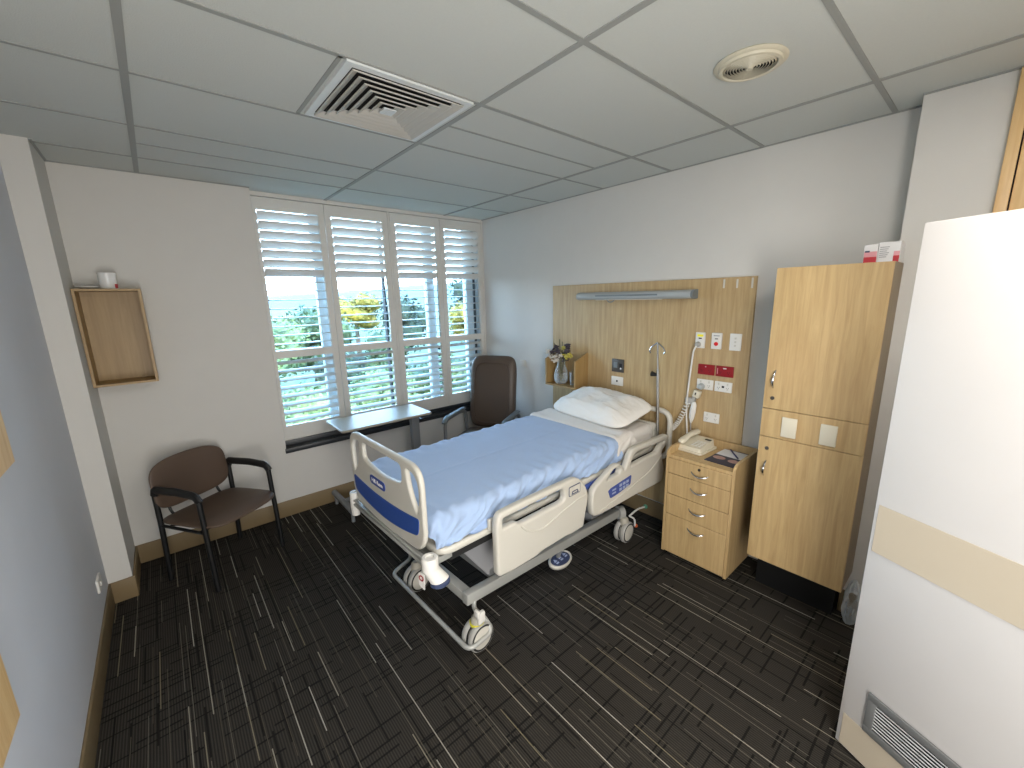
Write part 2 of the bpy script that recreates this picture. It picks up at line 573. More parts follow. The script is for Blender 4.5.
panels = [(-2.272, -1.7275, -2.247, -1.779, 'leftmost window shutter panel, next to the bare wall'),
          (-1.7235, -1.142, -1.672, -1.195, 'window shutter panel second from the left, behind the overbed table'),
          (-1.118, -.5645, -1.065, -.616, 'window shutter panel third from the left, just right of the central join'),
          (-.5605, -.023, -.51, -.067, 'rightmost window shutter panel, behind the brown armchair')]
for pi, (fx0, fx1, ox0, ox1, lb) in enumerate(panels):
    p = empty('window_shutter', ((fx0 + fx1) / 2, .12, .66), label='white louvred ' + lb, cat='shutter', group='window shutters')
    cx = (fx0 + fx1) / 2
    y0, y1 = -.014, .016
    f = MB()
    f.box(fx0 - cx, ox0 - cx, y0, y1, .003, 2.035)
    f.box(ox1 - cx, fx1 - cx, y0, y1, .003, 2.035)
    f.box(ox0 - cx, ox1 - cx, y0, y1, .003, .127)
    f.box(ox0 - cx, ox1 - cx, y0, y1, .73, .795)
    f.box(ox0 - cx, ox1 - cx, y0, y1, 1.94, 2.035)
    f.build('shutter_frame', M_SHUT, p, None)
    up = MB()
    k = 0
    z = 2.558 - .66
    while z > .81:
        tilt = math.radians(-45) if z > 1.375 else math.radians(2)
        slat(up, ox0 - cx + .002, ox1 - cx - .002, .0, z, .088, .0105, tilt)
        z -= .0748
    up.build('upper_louvres', M_SHUT, p, 60)
    lo = MB()
    z = .69
    while z > .14:
        slat(lo, ox0 - cx + .002, ox1 - cx - .002, .0, z, .088, .0105, math.radians(13))
        z -= .0745
    lo.build('lower_louvres', M_SHUT, p, 60)

# ------------------------------------------------------------------ doors
an = -.439
door = empty('door_1', (-1.074, -3.673, 0), 0, kind='structure', label='wide open white door leaf with beige bands and a grey air grille')
dm = Vector((math.sin(an), -math.cos(an), 0))      # along the leaf from the free edge to the hinge
dn = Vector((dm.y, -dm.x, 0))                       # out of the face seen in the photo
if dn.x > 0: dn = -dn
def DM(off=0.0):
    # local a = along leaf, b = up, n = face normal
    o = dn * off
    return Matrix(((dm.x, 0, dn.x, o.x), (dm.y, 0, dn.y, o.y), (0, 1, 0, 0), (0, 0, 0, 1)))
leaf = MB()
leaf.box(0, .93, .012, 2.066, -.04, 0, .004, 2, DM(0))
leaf.build('door_leaf', M_DOOR, door)
MB().box(.013, .93, .905, 1.092, 0, .003, .001, 1, DM(0)).build('crash_band', M_BEIGE, door)
MB().box(.016, .93, .018, .165, 0, .003, .001, 1, DM(0)).build('kick_plate', M_BEIGE, door)
vt = empty('air_grille', (0, 0, 0)); vt.parent = door
gf = MB()
va0, va1, vb0, vb1 = .09, .66, .172, .347
fw = .03
gf.box(va0, va1, vb0, vb0 + fw, .002, .012, .003, 2, DM(0))
gf.box(va0, va1, vb1 - fw, vb1, .002, .012, .003, 2, DM(0))
gf.box(va0, va0 + fw, vb0 + fw - .004, vb1 - fw + .004, .002, .0115, .003, 2, DM(0))
gf.box(va1 - fw, va1, vb0 + fw - .004, vb1 - fw + .004, .002, .0115, .003, 2, DM(0))
gf.build('grille_frame', M_VENT, vt)
gl = MB()
for k in range(8):
    z = vb0 + fw + .008 + k * .0138
    mt = DM(0) @ Matrix.Translation((0, z, .006)) @ Matrix.Rotation(math.radians(35), 4, 'X')
    gl.box(va0 + fw, va1 - fw, -.006, .006, -.001, .001, 0, 1, mt)
gl.build('grille_slats', M_DIFF, vt, None)
MB().box(va0 + .01, va1 - .01, vb0 + .01, vb1 - .01, .001, .003, 0, 1, DM(0)).build('grille_back', M_DARK, vt, None)

d2 = empty('door_2', (-.16, -4.2, 0), kind='structure', label='tall timber cupboard door with timber frame at the right edge')
MB().box(-.035, .16, .371, .4095, 0, H - .01, .003).build('door_frame', M_TIMBER, d2)
MB().box(-.02, .16, -.55, .366, 0, H - .01, .003).build('door_panel', M_TIMBER, d2)
MB().box(-.012, .16, .365, .372, 0, H - .01).build('door_gap', M_DARK, d2, None)

# ------------------------------------------------------------------ ceiling fittings
cd = empty('ceiling_diffuser', (-2.03, -1.905, H), label='square white air diffuser with nested vanes in the ceiling', cat='air diffuser')
f = MB()
fo_, fi_ = .283, .252
for (a0, a1, b0, b1) in ((-fo_, fo_, fi_, fo_), (-fo_, fo_, -fo_, -fi_), (-fo_, -fi_, -fi_, fi_), (fi_, fo_, -fi_, fi_)):
    f.box(a0, a1, b0, b1, -.012, .0)
f.build('diffuser_frame', M_DIFF, cd, None)
vn = MB()
for k in range(6):
    ro = .250 - k * .0375          # each ring flares outwards and ends in a small lip
    ri = ro - .030
    zt, zb = -.002, -.019
    def ring(s, z): return [Vector((-s, -s, z)), Vector((s, -s, z)), Vector((s, s, z)), Vector((-s, s, z))]
    loops = [[vn.bm.verts.new(v) for v in ring(r__, z__)] for r__, z__ in ((ri, zt), (ro - .006, zb), (ro, zb - .001), (ro, zb + .004), (ro - .007, zb + .004), (ri - .003, zt))]
    for A, B in zip(loops, loops[1:]):
        for i in range(4):
            j = (i + 1) % 4
            vn.bm.faces.new((A[i], A[j], B[j], B[i]))
vn.build('diffuser_vanes', M_DIFFI, cd, None)
MB().box(-.03, .03, -.03, .03, -.024, -.018).build('centre_plate', M_DIFF, cd, None)
MB().box(-.253, .253, -.253, .253, -.0015, 0).build('diffuser_throat', M_DARK, cd, None)

ev = empty('exhaust_vent', (-1.089, -3.104, H), label='round ivory ceiling vent with concentric fins', cat='ceiling vent')
MB().lathe([(.093, 0), (.124, 0), (.128, -.005), (.122, -.011), (.112, -.012), (.108, -.020), (.098, -.022), (.093, -.018), (.093, 0)], 40, None, False).build('vent_ring', M_VENTC, ev)
fn = MB()
for k in range(8):
    r = .090 - k * .0102
    fn.lathe([(r, -.014), (r - .003, -.021), (r - .0045, -.021), (r - .0015, -.014), (r, -.014)], 36, None, False)
for a in (0, 2 * PI / 3, 4 * PI / 3):
    fn.box(0, .094, -.002, .002, -.018, -.013, 0, 1, Matrix.Rotation(a + .6, 4, 'Z'))
fn.lathe([(.0, -.025), (.012, -.025), (.014, -.014), (0, -.014)], 20)
fn.build('vent_fins', M_VENTC, ev)
MB().lathe([(.0, -.003), (.094, -.003), (.094, 0), (0, 0)], 30).build('vent_throat', M_DARK, ev)

# ------------------------------------------------------------------ hospital bed
BO, BR = Vector((-2.2, -1.89, 0)), math.radians(2.0)
def bedpt(u, v, z):
    return Matrix.Translation(BO) @ Matrix.Rotation(BR, 4, 'Z') @ Vector((u, v, z))
bed = empty('hospital_bed', BO, BR, label='cream adjustable hospital bed on castors with blue footboard panel', cat='bed')
FV = lambda u: frame_mtx((u, 0, 0), (0, -1, 0), (0, 0, 1))   # a = -v (to the right seen from the foot), b = z, normal = -u
def fv(pts): return [(-v, z) for v, z in pts]

def end_board(name, u, top, bot, hw, blue=True):
    out = rpoly(fv([(hw, top), (-hw, top), (-hw, bot + .08), (-hw + .055, bot), (0, bot - .022), (hw - .055, bot), (hw, bot + .08)]),
                [.11, .11, .06, .05, .3, .05, .06], 7)
    s = top - 1.13
    holes = [rpoly(fv([(.222, 1.092 + s), (.22, 1.0 + s), (.16, .985 + s), (0, .968 + s), (-.16, .985 + s), (-.22, 1.0 + s), (-.222, 1.092 + s)]), [.03, .03, .05, .2, .05, .03, .03], 5)]
    for sg in (1, -1):
        holes.append(rpoly(fv([(sg * .268, 1.092 + s), (sg * .345, 1.08 + s), (sg * .376, 1.04 + s), (sg * .378, .96 + s), (sg * .358, .885 + s), (sg * .32, .925 + s), (sg * .285, 1.0 + s)]), [.02, .03, .04, .05, .015, .05, .06], 4))
    return plate(name, out, holes, .026, .0095, FV(u), M_CREAM, bed)
fb = end_board('footboard', 0, 1.13, .69, .408)
bl = rpoly(fv([(.378, .862), (.2, .842), (0, .836), (-.2, .845), (-.372, .868), (-.355, .775), (-.2, .742), (0, .722), (.2, .735), (.365, .765)]), [.02, .1, .1, .1, .02, .03, .1, .1, .1, .03], 4)
plate('blue_panel', bl, [], .006, .002, FV(-.0135), M_BLUEP, fb)
bg = plate('badge', rrect(-.145, .035, .884, .934, .024), [], .005, .0015, FV(-.0145), M_BLUEB, fb)
bg['label'] = 'blue rounded maker badge with white lettering'
text_mesh('badge_lettering', 'Hill-Rom', .034, FV(-.0175) @ Matrix.Translation((-.055, .909, 0)), M_WHITEP, fb, sx=1.08)
hb = MB()
hb.tube(fillet([(2.1, .44, .68), (2.1, .44, .972), (2.1, -.52, .972), (2.1, -.52, .62), (2.1, -.40, .56)], .09, 7), .021, 12)
hb.box(2.085, 2.115, -.42, .42, .60, .86, .012)
hb.build('headboard', M_CREAM, bed)

# deck
dk = plate('mattress_deck', rrect(.035, 2.075, -.452, .490, .09), [], .04, .014, Matrix.Translation((0, 0, .692)), M_CREAM, bed)
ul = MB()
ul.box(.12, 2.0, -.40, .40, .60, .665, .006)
ul.build('deck_frame', M_DKRUB, bed)  # dark colour painted in for the shaded gap under the deck
rt = MB()
for u in (.34,):
    rt.box(u - .018, u + .018, -.462, -.448, .70, .765, .004)
rt.build('mattress_stop', M_CREAM, bed)
# lift cover wedge plates and columns
for sgn in (-1, 1):
    lw = MB()
    poly = [(.20, .625), (.62, .625), (.50, .29), (.43, .31)]
    lw.prism(poly, lambda a, b, s=sgn: Vector((a, s * .30, b)), lambda a, b, s=sgn: Vector((a, s * .275, b)))
    lw.build('lift_arm', M_LIFT, bed)
    lw = MB()
    poly = [(1.25, .60), (1.68, .60), (1.55, .27), (1.43, .27)]
    lw.prism(poly, lambda a, b, s=sgn: Vector((a, s * .285, b)), lambda a, b, s=sgn: Vector((a, s * .262, b)))
    lw.build('lift_arm', M_LIFT, bed)
MB().box(.44, .52, -.30, .30, .28, .34, .004).build('lift_crossbar', M_GREYP, bed)
MB().box(1.42, 1.56, -.30, .30, .22, .29, .004).build('lift_crossbar', M_GREYP, bed)
# base frame
bf = MB()
def beam(p, q, hw, hh):
    p, q = Vector(p), Vector(q)
    d = (q - p)
    ang = math.atan2(d.z, d.x)
    mt = Matrix.Translation((p + q) / 2) @ Matrix.Rotation(-ang, 4, 'Y')
    bf.box(-d.length / 2, d.length / 2, -hw, hw, -hh, hh, .006, 2, mt)
for s in (-1, 1):
    beam((.24, s * .335, .278), (1.70, s * .335, .215), .024, .032)
bf.box(.245, .30, -.312, .312, .245, .30, .005)
bf.box(1.60, 1.66, -.312, .312, .19, .245, .005)
for s in (-1, 1):
    bf.tube([(1.69, s * .34, .215), (1.73, s * .36, .21)], .05, 16)
bf.build('base_frame', M_STEEL, bed)

# bumper bar
bb = MB()
side = lambda s: [(.30, s * .345, .262), (.275, s * .36, .215), (.315, s * .405, .165), (.335, s * .445, .09), (.20, s * .455, .082)]
path = fillet(side(-1)[:4] + [(.172, -.452, .08), (.172, .40, .08)] + side(1)[:4][::-1], .05, 6)
bb.tube(path, .0125, 10)
bb.build('bumper_bar', M_STEEL, bed)

def caster(u, v, rz, ring=False):
    c = MB()
    zr = .081
    mt = Matrix.Translation((u, v, zr)) @ Matrix.Rotation(rz, 4, 'Z')
    # fork cap and stem
    c.lathe([(0, .195), (.02, .195), (.03, .185), (.036, .165), (.034, .12), (.02, .10), (0, .10)], 18, Matrix.Translation((u, v, 0)))
    c.box(-.012, .012, -.014, .014, -.01, .07, .003, 2, mt)
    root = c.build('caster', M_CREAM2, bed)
    for s in (-1, 1):
        rot = mt @ Matrix.Translation((0, s * .026, 0)) @ Matrix.Rotation(PI / 2, 4, 'X')
        tb = MB()
        tb.lathe([(.05, -.018), (.075, -.018), (.0808, -.010), (.0808, .010), (.075, .018), (.05, .018), (.05, -.018)], 32, rot, False)
        w = tb.build('wheel', M_RUBBER, root)
        hbm = MB()
        sg = -s
        hbm.lathe([(0, -.021), (.050, -.021), (.062, -.0185), (.062, .0185), (.050, .021), (0, .021)], 28, rot)
        hbm.build('wheel_cover', M_CREAM, root)
        rr = MB()
        rr.lathe([(.062, -.0188), (.0725, -.0188), (.0725, .0188), (.062, .0188)], 32, rot, False)
        rr.build('tyre_groove', M_DKRUB, root)
    if ring:
        yr = MB()
        yr.lathe([(.033, .148), (.041, .148), (.041, .160), (.033, .160), (.033, .148)], 22, Matrix.Translation((u, v, 0)), False)
        y = yr.build('yellow_ring', M_YELR, root)
        hk = MB()
        hk.box(u - .02, u + .025, v - .045, v - .02, .17, .235, .006)
        hk.box(u - .03, u - .012, v - .05, v - .015, .215, .255, .005)
        hk.build('brake_bracket', M_WHITEP, root)
    return root
caster(.272, -.393, math.radians(2), True)
caster(.272, .25, math.radians(4))
caster(1.70, -.395, math.radians(2))
caster(1.70, .385, math.radians(4))

# brake lever with coloured knobs at the head end
bl_ = MB()
bl_.tube(fillet([(1.79, -.385, .165), (1.85, -.40, .12), (1.85, -.40, .06)], .03, 5), .007, 8)
bl_.tube(fillet([(1.79, -.385, .165), (1.90, -.385, .18), (2.02, -.385, .155)], .05, 5), .007, 8)
brk = bl_.build('brake_lever', M_WHITEP, bed)
MB().ball((2.03, -.385, .153), .019).build('green_knob', M_GRN, brk)['label'] = 'green knob'
MB().ball((1.875, -.395, .05), .016).build('orange_knob', M_ORG, brk)['label'] = 'orange knob'

# foot pedal
mt = Matrix.Translation((1.05, -.31, .10)) @ Matrix.Rotation(math.radians(9), 4, 'X') @ Matrix.Rotation(math.radians(6), 4, 'Z') @ Matrix.Diagonal((.98, .60, 1, 1))
fp = MB().lathe([(0, -.026), (.075, -.026), (.1, -.008), (.108, .010), (.1, .02), (.09, .02), (.088, .014), (0, .014)], 36, mt).build('foot_pedal', M_CREAM, bed)
MB().lathe([(0, .0145), (.087, .0145), (.082, .018), (0, .019)], 32, mt).build('pedal_pad', M_BLUEDK, fp)
for a in (-.05, 0, .05):
    sy = MB()
    sy.prism([(a - .014, .0), (a + .014, .0), (a + .014, .005), (a, .04), (a - .014, .005)], lambda p, q: mt @ Vector((p, q, .0185)), lambda p, q: mt @ Vector((p, q, .0205)))
    sy.build('pedal_symbol', M_BTN, fp, None)
    sy = MB(); sy.box(a - .012, a + .012, -.03, -.012, .0185, .0205, 0, 1, mt)
    sy.build('pedal_symbol', M_BTN, fp, None)
ps = MB()
ps.tube([(1.05, -.29, .115), (1.05, -.325, .24)], .016, 10)
ps.build('pedal_stem', M_GREYP, fp)

# corner bumpers
def corner(u, v, s):
    c = MB()
    kk = 1.0 if s < 0 else .68
    if s > 0: v -= .0
    c.lathe([(r__ * kk, z__) for r__, z__ in [(.0, .704), (.018, .704), (.021, .712), (.034, .712), (.039, .704), (.038, .665), (.040, .65), (0, .65)]], 26, Matrix.Translation((u, v, 0)))
    root = c.build('corner_bumper', M_WHITEP, bed)
    if s < 0:
        k = MB()
        def sec(tt, a):
            ce = Vector((u + .03 * tt, v - .024 * tt, .655 - .06 * tt))
            r = .039 * (1 - tt) + .036 * tt
            return ce + Vector((math.cos(a) * r * (1 + .3 * tt), math.sin(a) * r, 0))
        k.grid(lambda p, q: sec(q, 2 * PI * p), 22, 5, True)
        k.build('bumper_skirt', M_WHITEP, root)
        k = MB().lathe([(0, .572), (.034, .568), (.042, .576), (.042, .592), (.034, .598), (0, .598)], 24, Matrix.Translation((u + .032, v - .026, 0)) @ Matrix.Diagonal((1.15, .95, 1, 1)))
        k.build('blue_roller', M_BLUEDK, root)['label'] = 'dark blue roller'
        tg = plate('sticker_tag', rpoly([(-.026, .59), (.010, .572), (.014, .655), (-.026, .655)], .01), [], .003, .001,
                   frame_mtx((u - .048, v - .012, 0), (.25, -.968, 0), (0, 0, 1)), M_WHITEP, root)
        plate('red_sticker', [(.015 * math.cos(a * PI / 10) - .006, .632 + .015 * math.sin(a * PI / 10)) for a in range(20)], [[(.009 * math.cos(a * PI / 10) - .006, .632 + .009 * math.sin(a * PI / 10)) for a in range(20)]], .002, .0005,
              frame_mtx((u - .051, v - .012, 0), (.25, -.968, 0), (0, 0, 1)), M_RED, root)
    else:
        MB().lathe([(0, .66), (.026, .66), (.028, .62), (.024, .56), (0, .55)], 22, Matrix.Translation((u, v, 0))).build('bumper_skirt', M_WHITEP, root)
    return root
corner(-.015, -.445, -1)
corner(-.0, .455, 1)
tr = MB()
tr.box(-.018, .006, -.40, .49, .628, .648, .005)
tr.box(-.018, .006, -.40, .49, .660, .672, .004)
tr.box(-.022, .05, -.42, -.385, .60, .68, .005)
tr.box(-.022, .05, .45, .485, .60, .68, .005)
tr.box(.03, .14, -.40, .40, .615, .65, .005)
tr.build('foot_crossbar', M_STEEL, bed)

# side rails (right side of the bed, raised)
RV = lambda v: frame_mtx((0, v, 0), (1, 0, 0), (0, 0, 1))    # a = u, b = z, normal = -v... faces the viewer
fo = rpoly([(.318, .47), (.42, .458), (.60, .458), (.64, .468), (.86, .468), (.90, .46), (1.02, .462), (1.035, .55), (1.066, .65), (1.035, .735), (.955, .815), (.50, .822), (.335, .818), (.318, .76)],
           [.03, .03, .02, .02, .02, .02, .02, .1, .06, .05, .06, .1, .03, .05], 5)
fh = rpoly([(.362, .782), (.362, .729), (.45, .727), (.485, .703), (.80, .703), (.836, .712), (.832, .762), (.81, .784)], [.012, .006, .02, .015, .03, .02, .03, .02], 4)
r1 = plate('side_rail', fo, [fh], .046, .013, RV(-.508), M_CREAM, bed)
r1['label'] = 'foot-end cream side rail'
bp_ = plate('rail_badge', rrect(.868, .975, .714, .776, .012), [], .003, .001, RV(-.532), M_BLUEDK, r1)
plate('badge_inset', rrect(.873, .970, .719, .771, .009), [], .003, .001, RV(-.5335), M_CREAM, r1)
bm = MB()
bm.tube(fillet([(.895, -.536, .728), (.895, -.536, .742), (.945, -.536, .742), (.945, -.536, .728)], .01, 4), .003, 6)
bm.tube([(.89, -.536, .727), (.952, -.536, .727)], .003, 6)
bm.build('bed_symbol', M_BLUEDK, r1)
em = MB()
em.tube(fillet([(.485, -.531, .69), (.53, -.531, .64), (.64, -.531, .60), (.78, -.531, .64), (.96, -.531, .672), (1.03, -.531, .672)], .08, 6), .006, 8)
em.build('moulded_ridge', M_CREAM, r1)

ho = rpoly([(1.098, .56), (1.115, .49), (1.18, .472), (1.40, .462), (1.66, .456), (1.69, .448), (2.0, .436), (2.03, .52), (2.0, .60), (1.97, .69), (2.05, .73), (2.072, .775), (2.05, .808), (1.60, .825), (1.545, .815), (1.505, .755), (1.475, .705), (1.455, .70), (1.43, .745), (1.385, .768), (1.335, .766), (1.105, .672)],
           [.05, .03, .04, .03, .02, .02, .03, .04, .04, .03, .03, .03, .03, .04, .03, .04, .02, .015, .03, .03, .04, .05], 5)
hh1 = rpoly([(1.53, .70), (1.70, .705), (1.90, .70), (1.955, .735), (2.02, .765), (1.95, .77), (1.62, .785), (1.575, .775)], .02, 4)
hh2 = rpoly([(1.25, .685), (1.40, .69), (1.415, .722), (1.385, .742), (1.325, .740)], .014, 4)
r2 = plate('side_rail', ho, [hh1, hh2], .046, .013, RV(-.508), M_CREAM, bed)
r2['label'] = 'head-end cream side rail with blue control panel'
cp = plate('control_panel', rpoly([(1.268, .612), (1.30, .622), (1.545, .638), (1.535, .572), (1.40, .555), (1.295, .55)], .012), [], .004, .001, RV(-.5325), M_BLUEB, r2)
for r_ in range(2):
    for c_ in range(3):
        a = 1.41 + c_ * .042
        z = .578 + r_ * .03
        MB().box(a - .015, a + .015, -.537, -.533, z - .010, z + .010, .002).build('button', M_BTN, r2)
for r_ in range(2):
    MB().box(1.31, 1.355, -.537, -.533, .572 + r_ * .024, .584 + r_ * .024, .002).build('button', M_BTN, r2)
em = MB()
em.tube(fillet([(1.18, -.531, .50), (1.50, -.531, .535), (1.80, -.531, .58), (1.97, -.531, .66)], .2, 6), .005, 8)
em.build('moulded_ridge', M_CREAM, r2)
for u in (.55, .78, 1.30, 1.62):
    ra = MB()
    ra.tube(fillet([(u, -.30, .63), (u, -.45, .625), (u, -.487, .56)], .03, 4), .014, 8)
    ra.build('rail_arm', M_STEEL, bed)
# plastic trunking under deck between rails
tk = MB()
tk.tube([(1.0, -.455, .655), (1.55, -.455, .68)], .018, 8)
tk.build('release_handle', M_BLUEB, bed)

# ------------------------------------------------------------------ mattress and linen (each a thing of its own)
def drape(a, b, u0, hw, top, r, off):
    """map flat cloth coords to a surface draped over a rounded slab"""
    da = max(0.0, u0 - a)
    db = max(0.0, abs(b) - hw)
    d = math.hypot(da, db)
    ea, eb = max(a, u0), max(-hw, min(hw, b)) + VO
    if d < 1e-9: return Vector((ea, eb, top + off)), 0.0, Vector((0, 0, 1))
    nx, ny = -da / d, (1 if b > 0 else -1) * db / d
    R = r + off
    ang = min(d / R, PI / 2)
    out = R * math.sin(ang)
    down = R * (1 - math.cos(ang)) + max(0.0, d - R * PI / 2)
    nrm = Vector((nx * math.sin(ang), ny * math.sin(ang), math.cos(ang)))
    return Vector((ea + nx * out, eb + ny * out, top + off - down)), d, nrm

TOP, HW, RC, VO = .868, .40, .05, .022
mm = MB()
mz = empty('mattress', BO, BR, label='mattress in a white fitted sheet on the hospital bed', cat='mattress')
mm.box(.055, 2.062, VO - HW - RC + .016, VO + HW + RC - .016, .717, TOP - .003, .045, 5)
bmesh.ops.subdivide_edges(mm.bm, edges=[e for e in mm.bm.edges if e.calc_length() > .3], cuts=40, use_grid_fill=True)
for v in mm.bm.verts:
    if v.co.x > 1.5 and abs(v.co.y - VO) > .42:
        v.co.y += .006 * math.sin(v.co.x * 60 + v.co.z * 70) * (1 if v.co.y > 0 else -1)
mm.build('fitted_sheet', M_SHEETW, mz)
bulge = MB()

def fold_noise(a, b, d):
    # pulled diagonal folds on the hanging side, faint ripples on top
    hang = min(1.0, d / .06)
    sgn = 1 if b > 0 else -1
    ph = a * 34 + d * 46 * (1 if sgn < 0 else -1)
    n = noise.noise(Vector((a * 3.0, d * 6, sgn * 3.1)))
    n2 = noise.noise(Vector((a * 9.0, b * 9, 1.7)))
    side = (math.sin(ph + n * 7) * .0095 + math.sin(a * 84 + d * 96 + n2 * 6 + n * 5) * .0045 + noise.noise(Vector((a * 14, d * 22, 5.0))) * .007) * hang
    near = max(0.0, 1 - (HW - abs(b)) / .12) if d == 0 else 1.0
    top = n2 * .0035 + .004 * near * math.sin(a * 70 + n * 5)
    return side + top * (1 - hang)

def a_end(b): return 1.575 + .03 * b
def blue(s, t2):
    b = -.60 + 1.2 * s
    u0 = .085
    a = -.05 + t2 * (a_end(b) + .05)
    p, d, n = drape(a, b, u0, HW, TOP, RC, .007)
    fz = fold_noise(a, b, d)
    crease = .0028 * math.exp(-((b + .02) / .012) ** 2)
    p = p + n * (fz + crease + .004)
    p.z = max(p.z, .719)
    return p
bsh = empty('bed_sheet', BO, BR, label='pale blue sheet spread over the mattress of the hospital bed', cat='sheet')
MB().grid(blue, 150, 200).build('sheet_cloth', M_SHEETB, bsh, 80)

def white(s, t2):
    b = -.60 + 1.2 * s
    a0 = a_end(b) - .05
    a = a0 + t2 * (.25 + .03 * math.sin(b * 5))
    p, d, n = drape(a, b, .085, HW, TOP, RC, .016)
    edge = min(1.0, t2 / .10, (1 - t2) / .10)
    fz = fold_noise(a + 3.3, b, d) * .8
    p = p + n * (fz - .009 * (1 - edge) ** 2 + .006)
    p.z = max(p.z, .719)
    return p
tsh = empty('top_sheet', BO, BR, label='white sheet folded back in a band above the blue sheet', cat='sheet')
MB().grid(white, 150, 30).build('folded_band', M_SHEETW, tsh, 80)

# pillow
pil = empty('pillow', bedpt(1.885, -.015, .872), BR + math.radians(-8), label='plump white pillow at the head of the bed', cat='pillow')
def pillow_pt(p, q, sgn):
    L_, W_, T_ = .405, .222, .092
    e = 5.5
    k = (abs(p) ** e + abs(q) ** e) ** (1 / e) if (p or q) else 1
    m = max(abs(p), abs(q), 1e-6)
    h = max(0, 1 - m ** 3.0) ** .55 * (1 - .18 * abs(p) ** 4)
    x = q * m / k * W_ * (1 - .03 * (1 - p * p) * abs(q) ** 3)
    y = p * m / k * L_ * (1 - .02 * (1 - q * q) * abs(p) ** 3)
    z = T_ * h * (1.15 if sgn > 0 else .62) * sgn
    nz = noise.noise(Vector((p * 2.2, q * 2.2, 3.3))) * .026 * h
    wr = (noise.noise(Vector((p * 6 + q * 4, q * 8, 8.1))) * .012 + abs(noise.noise(Vector((p * 3 + q * 9, q * 3 - p * 5, 2.1)))) * .016) * min(1, h * 1.4)
    return Vector((x, y, z + (nz + wr) * (1 if sgn > 0 else 0)))
pm = MB()
tilt = Matrix.Translation((0, 0, .092)) @ Matrix.Rotation(math.radians(-14), 4, 'Y')
N = 44
for sgn in (1, -1):
    pm.grid(lambda s, t2: tilt @ pillow_pt(math.sin((s - .5) * PI), math.sin((t2 - .5) * PI), sgn), N, N)
bmesh.ops.remove_doubles(pm.bm, verts=pm.bm.verts[:], dist=.0012)
pm.build('pillow_case', M_PILLOW, pil, 80)

# iv pole
ip = empty('iv_pole', bedpt(2.062, -.452, .6), BR, label='steel drip pole with hooked top at the head of the bed', cat='drip pole')
q = MB(); q.tube([(0, 0, 0), (0, .035, .70)], .0105, 12); q.build('lower_tube', M_BRUSH, ip)
q = MB(); q.tube([(0, .035, .69), (0, .048, .905)], .007, 10); q.build('upper_tube', M_BRUSH, ip)
q = MB()
for s in (-1, 1):
    q.tube(fillet([(0, .048, .905), (0, .048 + s * .05, .868), (0, .048 + s * .064, .835), (0, .048 + s * .052, .822)], .015, 4), .006, 8)
q.build('hook', M_CHROME, ip)
q = MB(); q.tube([(0, .035, .655), (0, .085, .66)], [.008, .022], 10); q.build('clamp_knob', M_BLACK, ip)

# ------------------------------------------------------------------ bedhead wall panel and its fittings
pnl = empty('bedhead_panel', (0, -1.93, 0), label='large timber laminate panel on the wall behind the bed', cat='wall panel')
MB().box(-.02, -.0005, -.901, .904, .16, 1.963, .0015, 1).build('panel_board', M_PANEL, pnl, None)
for y in (-.702, -.785, -.877):
    pass
for y, zz, lb in ((-2.630, (1.893, 1.952), 'left'), (-2.715, (1.891, 1.948), 'middle'), (-2.807, (1.888, 1.954), 'right')):
    o = MB().box(-.0235, -.02, y - .006, y + .006, zz[0], zz[1], .001, 1).build('adhesive_strip', M_CERAM if False else M_CREAM, None, None)
    tag(o, 'pale adhesive strip at the top of the bedhead panel, %s one of three' % lb, 'adhesive strip', 'adhesive strips')

# overbed light
ol = empty('overbed_light', (-.02, -1.926, 1.86), label='long grey wall light across the top of the bedhead panel', cat='wall light')
prof = rpoly([(0, -.03), (-.055, -.034), (-.085, -.018), (-.085, .012), (-.05, .03), (0, .03)], [.002, .015, .02, .02, .02, .002], 4)
MB().prism(prof, lambda a, b: Vector((a, .515, b)), lambda a, b: Vector((a, -.515, b))).build('light_housing', M_LAMP, ol, 50)
for s in (-1, 1):
    pp = [(a * 1.03, b * 1.06) for a, b in prof]
    MB().prism(pp, lambda a, b: Vector((min(a, 0), s * .515, b)), lambda a, b: Vector((min(a, 0), s * .53, b))).build('end_cap', M_LAMPD if s < 0 else M_LAMP, ol, 50)
MB().box(-.088, -.083, -.26, .32, -.006, .006, .002, 1).build('light_slot', M_LAMPD, ol)
MB().box(-.08, -.04, -.28, .32, -.036, -.030, .002, 1).build('light_diffuser', M_SHEETW, ol)
q = MB(); q.tube(fillet([(-.07, .21, -.03), (-.07, .19, -.055), (-.07, .15, -.05), (-.07, .13, -.03)], .02, 4), .004, 6); q.build('pull_cord', M_LAMPD, ol)

# small display box on the panel
db = empty('display_box', (-.02, -1.285, 1.03), label='small open timber box shelf on the left of the bedhead panel', cat='box shelf')
for y0, y1, nm in ((.172, .188, 'side_panel'), (-.188, -.172, 'side_panel')):
    MB().prism([(0, 0), (-.18, 0), (-.18, .255), (0, .325)], lambda a, b, y=y0: Vector((a, y, b)), lambda a, b, y=y1: Vector((a, y, b))).build(nm, M_SHELF, db, None)
MB().box(-.18, 0, -.172, .172, 0, .016).build('bottom_panel', M_SHELF, db, None)

